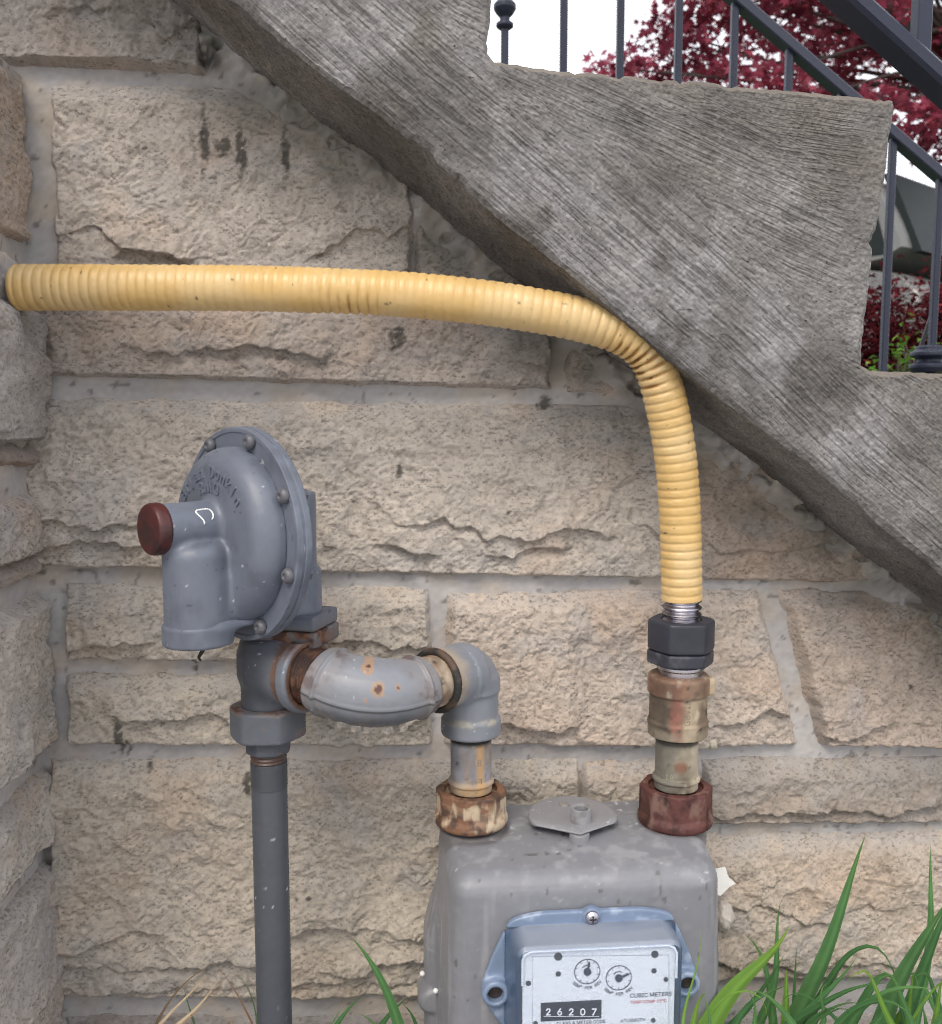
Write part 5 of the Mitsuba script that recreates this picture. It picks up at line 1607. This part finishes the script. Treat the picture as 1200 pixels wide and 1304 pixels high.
for l in (-1.4, 1.4):
    for s in (-1, 1):
        o = cw(l, s * 0.80, 0.32)
        w = add(car + '__wheel', lathe(rprof([(0.20, -0.1), (0.30, -0.1), (0.33, -0.07), (0.33, 0.07), (0.30, 0.1), (0.20, 0.1)], 0.02, 3), o, cy_, 40), 'plain', (0.02, 0.02, 0.02), smooth=40)
        add(w + '__rim', lathe([(0, 0.06), (0.08, 0.09), (0.20, 0.08), (0.215, 0.10), (0.215, -0.09), (0, -0.09)], o, cy_ * s, 30), 'satin', (0.4, 0.4, 0.4), smooth=30)
    for s in (-1, 1):
        add(f'{car}__{"tail_light" if l < 0 else "headlight"}', trimesh.convex.convex_hull(np.array([cw((2.27 if l > 0 else -2.27) + a, s * w_, z) for a in (-0.05, 0.0) for w_ in (0.55, 0.78) for z in (0.72, 0.88)])), 'satin', (0.35, 0.02, 0.02) if l < 0 else (0.7, 0.7, 0.7), smooth=False)

# ------------------------------------------------------------------ shrubs below the car
def shrub(name, label, c, size, n, leaf, colors, seed, bsdf='red_leaf', group=None):
    k = thing(name, label, 'shrub', group)
    r = np.random.default_rng(seed)
    c = np.asarray(c, float)
    zb = float(ground_z(c[0], c[1])) - 0.02
    st = []
    tips = []
    for i in range(26):
        q = r.normal(size=3); q /= np.linalg.norm(q); q[2] = abs(q[2])
        tip = c + q * size * r.uniform(0.5, 1)
        pth, _ = spline([[c[0] + r.normal() * .03, c[1] + r.normal() * .03, zb], 0.5 * (np.array([c[0], c[1], zb]) + tip) + r.normal(0, .03, 3), tip], 10)
        st.append(sweep(pth, lambda s, t: 0.006 - 0.004 * s / 9 + 0 * t, 5, caps=False))
        tips.append(tip)
    add(k + '__stems', cat(*st), 'plain', (0.06, 0.045, 0.035))
    tips = np.array(tips)
    m = r.integers(0, len(tips), n)
    pts = tips[m] + r.normal(0, 1, (n, 3)) * size * 0.20
    idx = r.integers(0, len(colors), n)
    cc = np.array(colors)[idx] * r.uniform(0.6, 1.3, (n, 1))
    v, f, ci = leaf_cloud(pts, leaf, cc, seed + 1, lobes=3, flat=0.8)
    add(k + '__foliage', (v, f), bsdf, ci, smooth=True)


REDS = [(0.085, 0.013, 0.018), (0.045, 0.010, 0.014), (0.13, 0.022, 0.028)]
GREENS = [(0.10, 0.22, 0.03), (0.05, 0.13, 0.02), (0.20, 0.32, 0.06)]
q = P(1150, 425, 2.7)
shrub('red_shrub', 'dark red leafy shrub seen low between the right-hand balusters', (q[0], q[1], q[2] - 0.15), np.array([0.36, 0.3, 0.34]), 5200, 0.024, REDS, 61)
q = P(1165, 440, 2.0)
shrub('green_shrub', 'bright green leafy sprig in front of the dark red shrub', (q[0], q[1], q[2] - 0.14), np.array([0.12, 0.10, 0.17]), 160, 0.020, GREENS, 63, 'leaf')
q = P(1112, 470, 1.9)
shrub('green_shrub', 'small green plant just beyond the stair tread beside the first right-hand baluster', (q[0], q[1], q[2] - 0.06), np.array([0.09, 0.08, 0.07]), 110, 0.017, GREENS, 67, 'leaf')

# ------------------------------------------------------------------ small things on the wall
scr = thing('paper_scrap', 'torn white scrap of paper stuck behind the right side of the meter', 'paper')
sp_ = np.array([P(x, y, -0.045)[[0, 2]] for x, y in ((908, 1108), (924, 1104), (928, 1117), (938, 1126), (929, 1130), (918, 1141), (908, 1139))])
m = trimesh.creation.extrude_polygon(Polygon(sp_), 0.0006, engine='earcut')
mv = np.array(m.vertices)
bow = -0.045 + 6.0 * (mv[:, 0] - sp_[:, 0].mean()) ** 2
add(scr + '__sheet', (np.c_[mv[:, 0], bow + mv[:, 2], mv[:, 1]], np.array(m.faces)), 'plain', (0.85, 0.84, 0.82), smooth=False)
xs = P(900, 1125, -0.03)
add(scr + '__bracket', bar(P(895, 1120, -0.045), P(895, 1120, -0.004), 0.012, 0.012), 'plain', (0.5, 0.5, 0.5), smooth=False)
plug = thing('wall_plug', 'small pale plug set in the mortar joint right of the coupling', 'wall plug')
pa, pb_ = P(888, 948, -0.006), P(914, 946, -0.012)
ax_ = (pb_ - pa) / np.linalg.norm(pb_ - pa)
add(plug + '__body', lathe(rprof([(0, 0), (0.0055, 0), (0.0055, 0.011), (0.0048, 0.0115), (0.0048, 0.0135), (0.0066, 0.014), (0.0066, 0.021), (0, 0.021)], 0.0008), pa, ax_, 28), 'plain', lambda v: np.array([0.50, 0.45, 0.38]) * (0.8 + .4 * nm(v, 200, 170, 3))[:, None], smooth=40)
lump = thing('mortar_blob', 'small pale lump of filler on the wall below the paper scrap', 'filler')
lp_ = P(921, 1165, -0.02)
ic = trimesh.creation.icosphere(4, 1.0)
iv = np.array(ic.vertices)
add(lump + '__mass', (lp_ + iv * [0.0105, 0.014, 0.017] * (0.8 + 0.4 * nm(iv, 2.2, 171, 3))[:, None], np.array(ic.faces)), 'plain', (0.55, 0.50, 0.46))

# ------------------------------------------------------------------ grass and leaves
def blade(pts, width, fold=0.35, n=26, twist=0.0, tipw=0.04):
    """A long leaf: pts from the root to the tip, V-folded along its middle."""
    path, ln = spline(pts, n)
    t = np.gradient(path, axis=0); t /= np.linalg.norm(t, axis=1, keepdims=True)
    view = np.array([0.05, -1, 0.25])
    s = np.cross(t, view); s /= np.linalg.norm(s, axis=1, keepdims=True)
    up = np.cross(s, t)
    u = np.linspace(0, 1, n)
    w = width / 2 * np.clip(np.minimum(0.55 + 1.4 * u, 1.0) * (1 - u ** 2.2) + tipw * (1 - u), 0, None)
    a = twist * u
    sd = s * np.cos(a)[:, None] + up * np.sin(a)[:, None]
    ud = np.cross(sd, t)
    cols_ = []
    for k, (x, h) in enumerate(((-1, 1), (-0.5, 0.35), (0, 0), (0.5, 0.35), (1, 1))):
        cols_.append(path + sd * (x * w)[:, None] - ud * (h * fold * w)[:, None])
    v = np.stack(cols_, 1).reshape(-1, 3)
    i, j = np.meshgrid(np.arange(n - 1), np.arange(4), indexing='ij')
    f = np.stack([i * 5 + j, i * 5 + j + 1, (i + 1) * 5 + j + 1, (i + 1) * 5 + j], -1).reshape(-1, 4)
    x5 = np.tile(np.array([-1, -.5, 0, .5, 1.0]), n)
    return v, f, np.repeat(u, 5), x5


def blade_colour(v, u, x, tone, seed):
    c = np.asarray(tone) * (0.8 + 0.4 * nm(v, 60, 180 + seed, 2))[:, None]
    c = lerp(c, c * 1.5, 0.5 * np.exp(-(x / 0.25) ** 2))
    c = lerp(c, c * [1.3, 1.0, 0.7], 0.5 * sst(0.85, 1.0, u))
    return lerp(c, c * 0.6 + 0.01, 0.3 * (np.abs(x) == 0.5))


def plant(name, label, blades, tone, seed, cat_='grass plant', group=None, bsdf='leaf'):
    k = thing(name, label, cat_, group)
    r = np.random.default_rng(seed)
    for b in blades:
        px, w, y0, y1 = b[:4]
        fold = b[4] if len(b) > 4 else 0.35
        tw = b[5] if len(b) > 5 else 0.0
        n = len(px)
        pts = [P(x, y, y0 + (y1 - y0) * i / (n - 1)) for i, (x, y) in enumerate(px)]
        root = pts[0].copy()
        d = (pts[0] - pts[1]) / np.linalg.norm(pts[0] - pts[1])
        if d[2] > -0.3:
            d = np.array([d[0], d[1], -0.7])
        hgt = pts[0][2] + 0.02
        if hgt > 0.03:
            root = pts[0] + np.array([d[0] * 0.25 * hgt / -d[2], d[1] * 0.25 * hgt / -d[2], -hgt])
            mid = 0.5 * (pts[0] + root) + np.array([d[0] * 0.2 * hgt, 0, 0])
            pts = [root, mid] + pts
        v, f, u, x = blade(pts, w * (1.2 if bsdf == 'leaf' and w > 0.01 else 1.0), fold, 34, tw)
        t_ = np.asarray(b[6] if len(b) > 6 else tone) * r.uniform(0.85, 1.15)
        add(k + '__blade', (v, f), bsdf, blade_colour(v, u, x, t_, seed))
    return k


G1, G2, G3 = (0.10, 0.225, 0.085), (0.075, 0.18, 0.07), (0.16, 0.30, 0.06)
plant('grass_plant', 'tall broad green blade with its lower leaves, rising highest beside the stone at the right', [
    ([(1010, 1310), (1045, 1235), (1075, 1150), (1103, 1062)], 0.020, -0.13, -0.15),
    ([(1000, 1320), (1050, 1268), (1080, 1235), (1092, 1218)], 0.014, -0.16, -0.15, .3, 0, G2),
    ([(1020, 1320), (1046, 1270), (1068, 1232), (1094, 1208), (1115, 1206), (1130, 1220), (1141, 1243)], 0.011, -0.12, -0.16, .3, .3, G2),
    ([(1010, 1310), (1012, 1262), (1015, 1204)], 0.008, -0.10, -0.10, .3, 0, G2),
    ([(990, 1318), (1030, 1290), (1080, 1262), (1135, 1252)], 0.012, -0.18, -0.22, .3, .2, G2),
], G1, 1)
plant('grass_plant', 'yellow-green broad leaves leaning right, just right of the meter', [
    ([(895, 1330), (935, 1262), (975, 1222), (1006, 1178)], 0.030, -0.22, -0.17, .30, 0, G3),
    ([(960, 1320), (985, 1262), (990, 1200), (995, 1146)], 0.012, -0.13, -0.12, .3, 0, G1),
    ([(985, 1300), (978, 1245), (965, 1208), (948, 1190)], 0.012, -0.12, -0.10, .3, .3, G1),
    ([(930, 1320), (955, 1280), (985, 1262), (1002, 1255)], 0.014, -0.20, -0.18, .3, 0, G2),
    ([(900, 1300), (925, 1270), (950, 1262), (978, 1300)], 0.006, -0.24, -0.26, .3, .2, G3),
    ([(960, 1310), (962, 1285), (952, 1262)], 0.012, -0.2, -0.2, .3, .4, G1),
    ([(920, 1320), (948, 1290), (985, 1240), (1000, 1215)], 0.012, -0.14, -0.14, .3, 0, G2),
], G1, 2)
rf = np.random.default_rng(77)
fill = []
for k in range(20):
    x0 = rf.uniform(985, 1215)
    lean = rf.uniform(-70, 80)
    h_ = rf.uniform(15, 75)
    y0 = rf.uniform(-0.28, -0.10)
    fill.append(([(x0, 1325), (x0 + lean * 0.3, 1300), (x0 + lean * 0.7, 1304 - h_ * 0.7), (x0 + lean, 1304 - h_), (x0 + lean * 1.5, 1304 - h_ * rf.uniform(0.6, 1.1))], rf.uniform(0.008, 0.018), y0, y0 + rf.uniform(-0.04, 0.02), 0.3, rf.uniform(-.3, .4), (G1, G2, G3, G1)[k % 4]))
plant('grass_plant', 'broad overlapping green leaves at the bottom right corner', [
    ([(1120, 1330), (1142, 1262), (1172, 1205), (1212, 1140)], 0.026, -0.17, -0.2, .3, 0, G1),
    ([(1150, 1320), (1170, 1255), (1190, 1200), (1222, 1120)], 0.018, -0.13, -0.14, .3, 0, G2),
    ([(1165, 1310), (1185, 1200), (1186, 1140), (1186, 1074)], 0.012, -0.10, -0.10, .3, .2, G1),
    ([(1080, 1310), (1110, 1274), (1150, 1258), (1192, 1262)], 0.014, -0.22, -0.26, .3, .2, G1),
    ([(1150, 1325), (1172, 1285), (1195, 1255), (1225, 1235)], 0.010, -0.20, -0.2, .3, 0, G3),
    ([(1100, 1320), (1125, 1290), (1100, 1268)], 0.018, -0.2, -0.2, .3, .6, G2),
    ([(1060, 1320), (1090, 1285), (1130, 1275), (1165, 1300)], 0.014, -0.22, -0.26, .3, .3, G2),
    ([(1180, 1330), (1195, 1300), (1225, 1280)], 0.02, -0.22, -0.22, .3, 0, G1),
    ([(1040, 1318), (1050, 1300), (1046, 1262), (1056, 1250)], 0.013, -0.2, -0.2, .3, .2, G1),
] + fill, G1, 3)
plant('grass_plant', 'thin green blades in front of the right screw lug of the meter', [
    ([(868, 1330), (872, 1290), (884, 1245), (892, 1180)], 0.006, -0.27, -0.27, .3, 0, G3),
    ([(880, 1330), (886, 1290), (896, 1266), (902, 1262)], 0.017, -0.27, -0.28, .25, .2, G3),
    ([(905, 1330), (902, 1285), (895, 1265)], 0.012, -0.26, -0.26, .3, .2, G1),
], G3, 4)
plant('grass_plant', 'narrow green blades between the riser pipe and the meter', [
    ([(512, 1320), (492, 1262), (470, 1222), (446, 1192)], 0.014, -0.15, -0.17, .3, 0, G1),
    ([(420, 1320), (440, 1290), (462, 1268)], 0.012, -0.10, -0.1, .3, 0, G2),
    ([(415, 1320), (428, 1295), (440, 1280)], 0.008, -0.18, -0.18, .3, .3, G1),
    ([(470, 1330), (490, 1300), (520, 1270)], 0.014, -0.11, -0.11, .3, .2, G2),
    ([(535, 1330), (528, 1300), (512, 1278)], 0.012, -0.13, -0.13, .3, .2, G2),
    ([(490, 1330), (478, 1306), (452, 1290)], 0.010, -0.16, -0.16, .3, .2, G1),
], G1, 5)
STRAW = (0.42, 0.31, 0.19)
plant('dry_grass_tuft', 'dry straw-coloured grass blades at the foot of the wall left of the riser pipe', [
    ([(196, 1310), (214, 1278), (240, 1248), (262, 1232), (271, 1227)], 0.005, -0.12, -0.12, .3, 0, (0.20, 0.14, 0.09)),
    ([(198, 1312), (225, 1282), (252, 1255), (264, 1240)], 0.008, -0.14, -0.14, .3, .3, (0.55, 0.45, 0.32)),
    ([(218, 1312), (248, 1286), (270, 1260), (281, 1240)], 0.009, -0.14, -0.13, .3, .3, (0.55, 0.45, 0.32)),
    ([(222, 1316), (255, 1285), (278, 1262), (283, 1245), (272, 1228)], 0.003, -0.12, -0.12, .3, 0, STRAW),
    ([(325, 1312), (312, 1285), (295, 1255), (272, 1226)], 0.004, -0.12, -0.12, .3, 0, (0.22, 0.14, 0.09)),
    ([(250, 1312), (240, 1280), (233, 1252)], 0.006, -0.1, -0.1, .3, 0, (0.10, 0.16, 0.09)),
    ([(328, 1312), (324, 1282), (312, 1252), (296, 1232)], 0.004, -0.13, -0.13, .3, 0, (0.09, 0.16, 0.08)),
    ([(300, 1312), (290, 1296), (282, 1286)], 0.006, -0.1, -0.1, .3, 0, STRAW),
], STRAW, 6, 'dry grass')
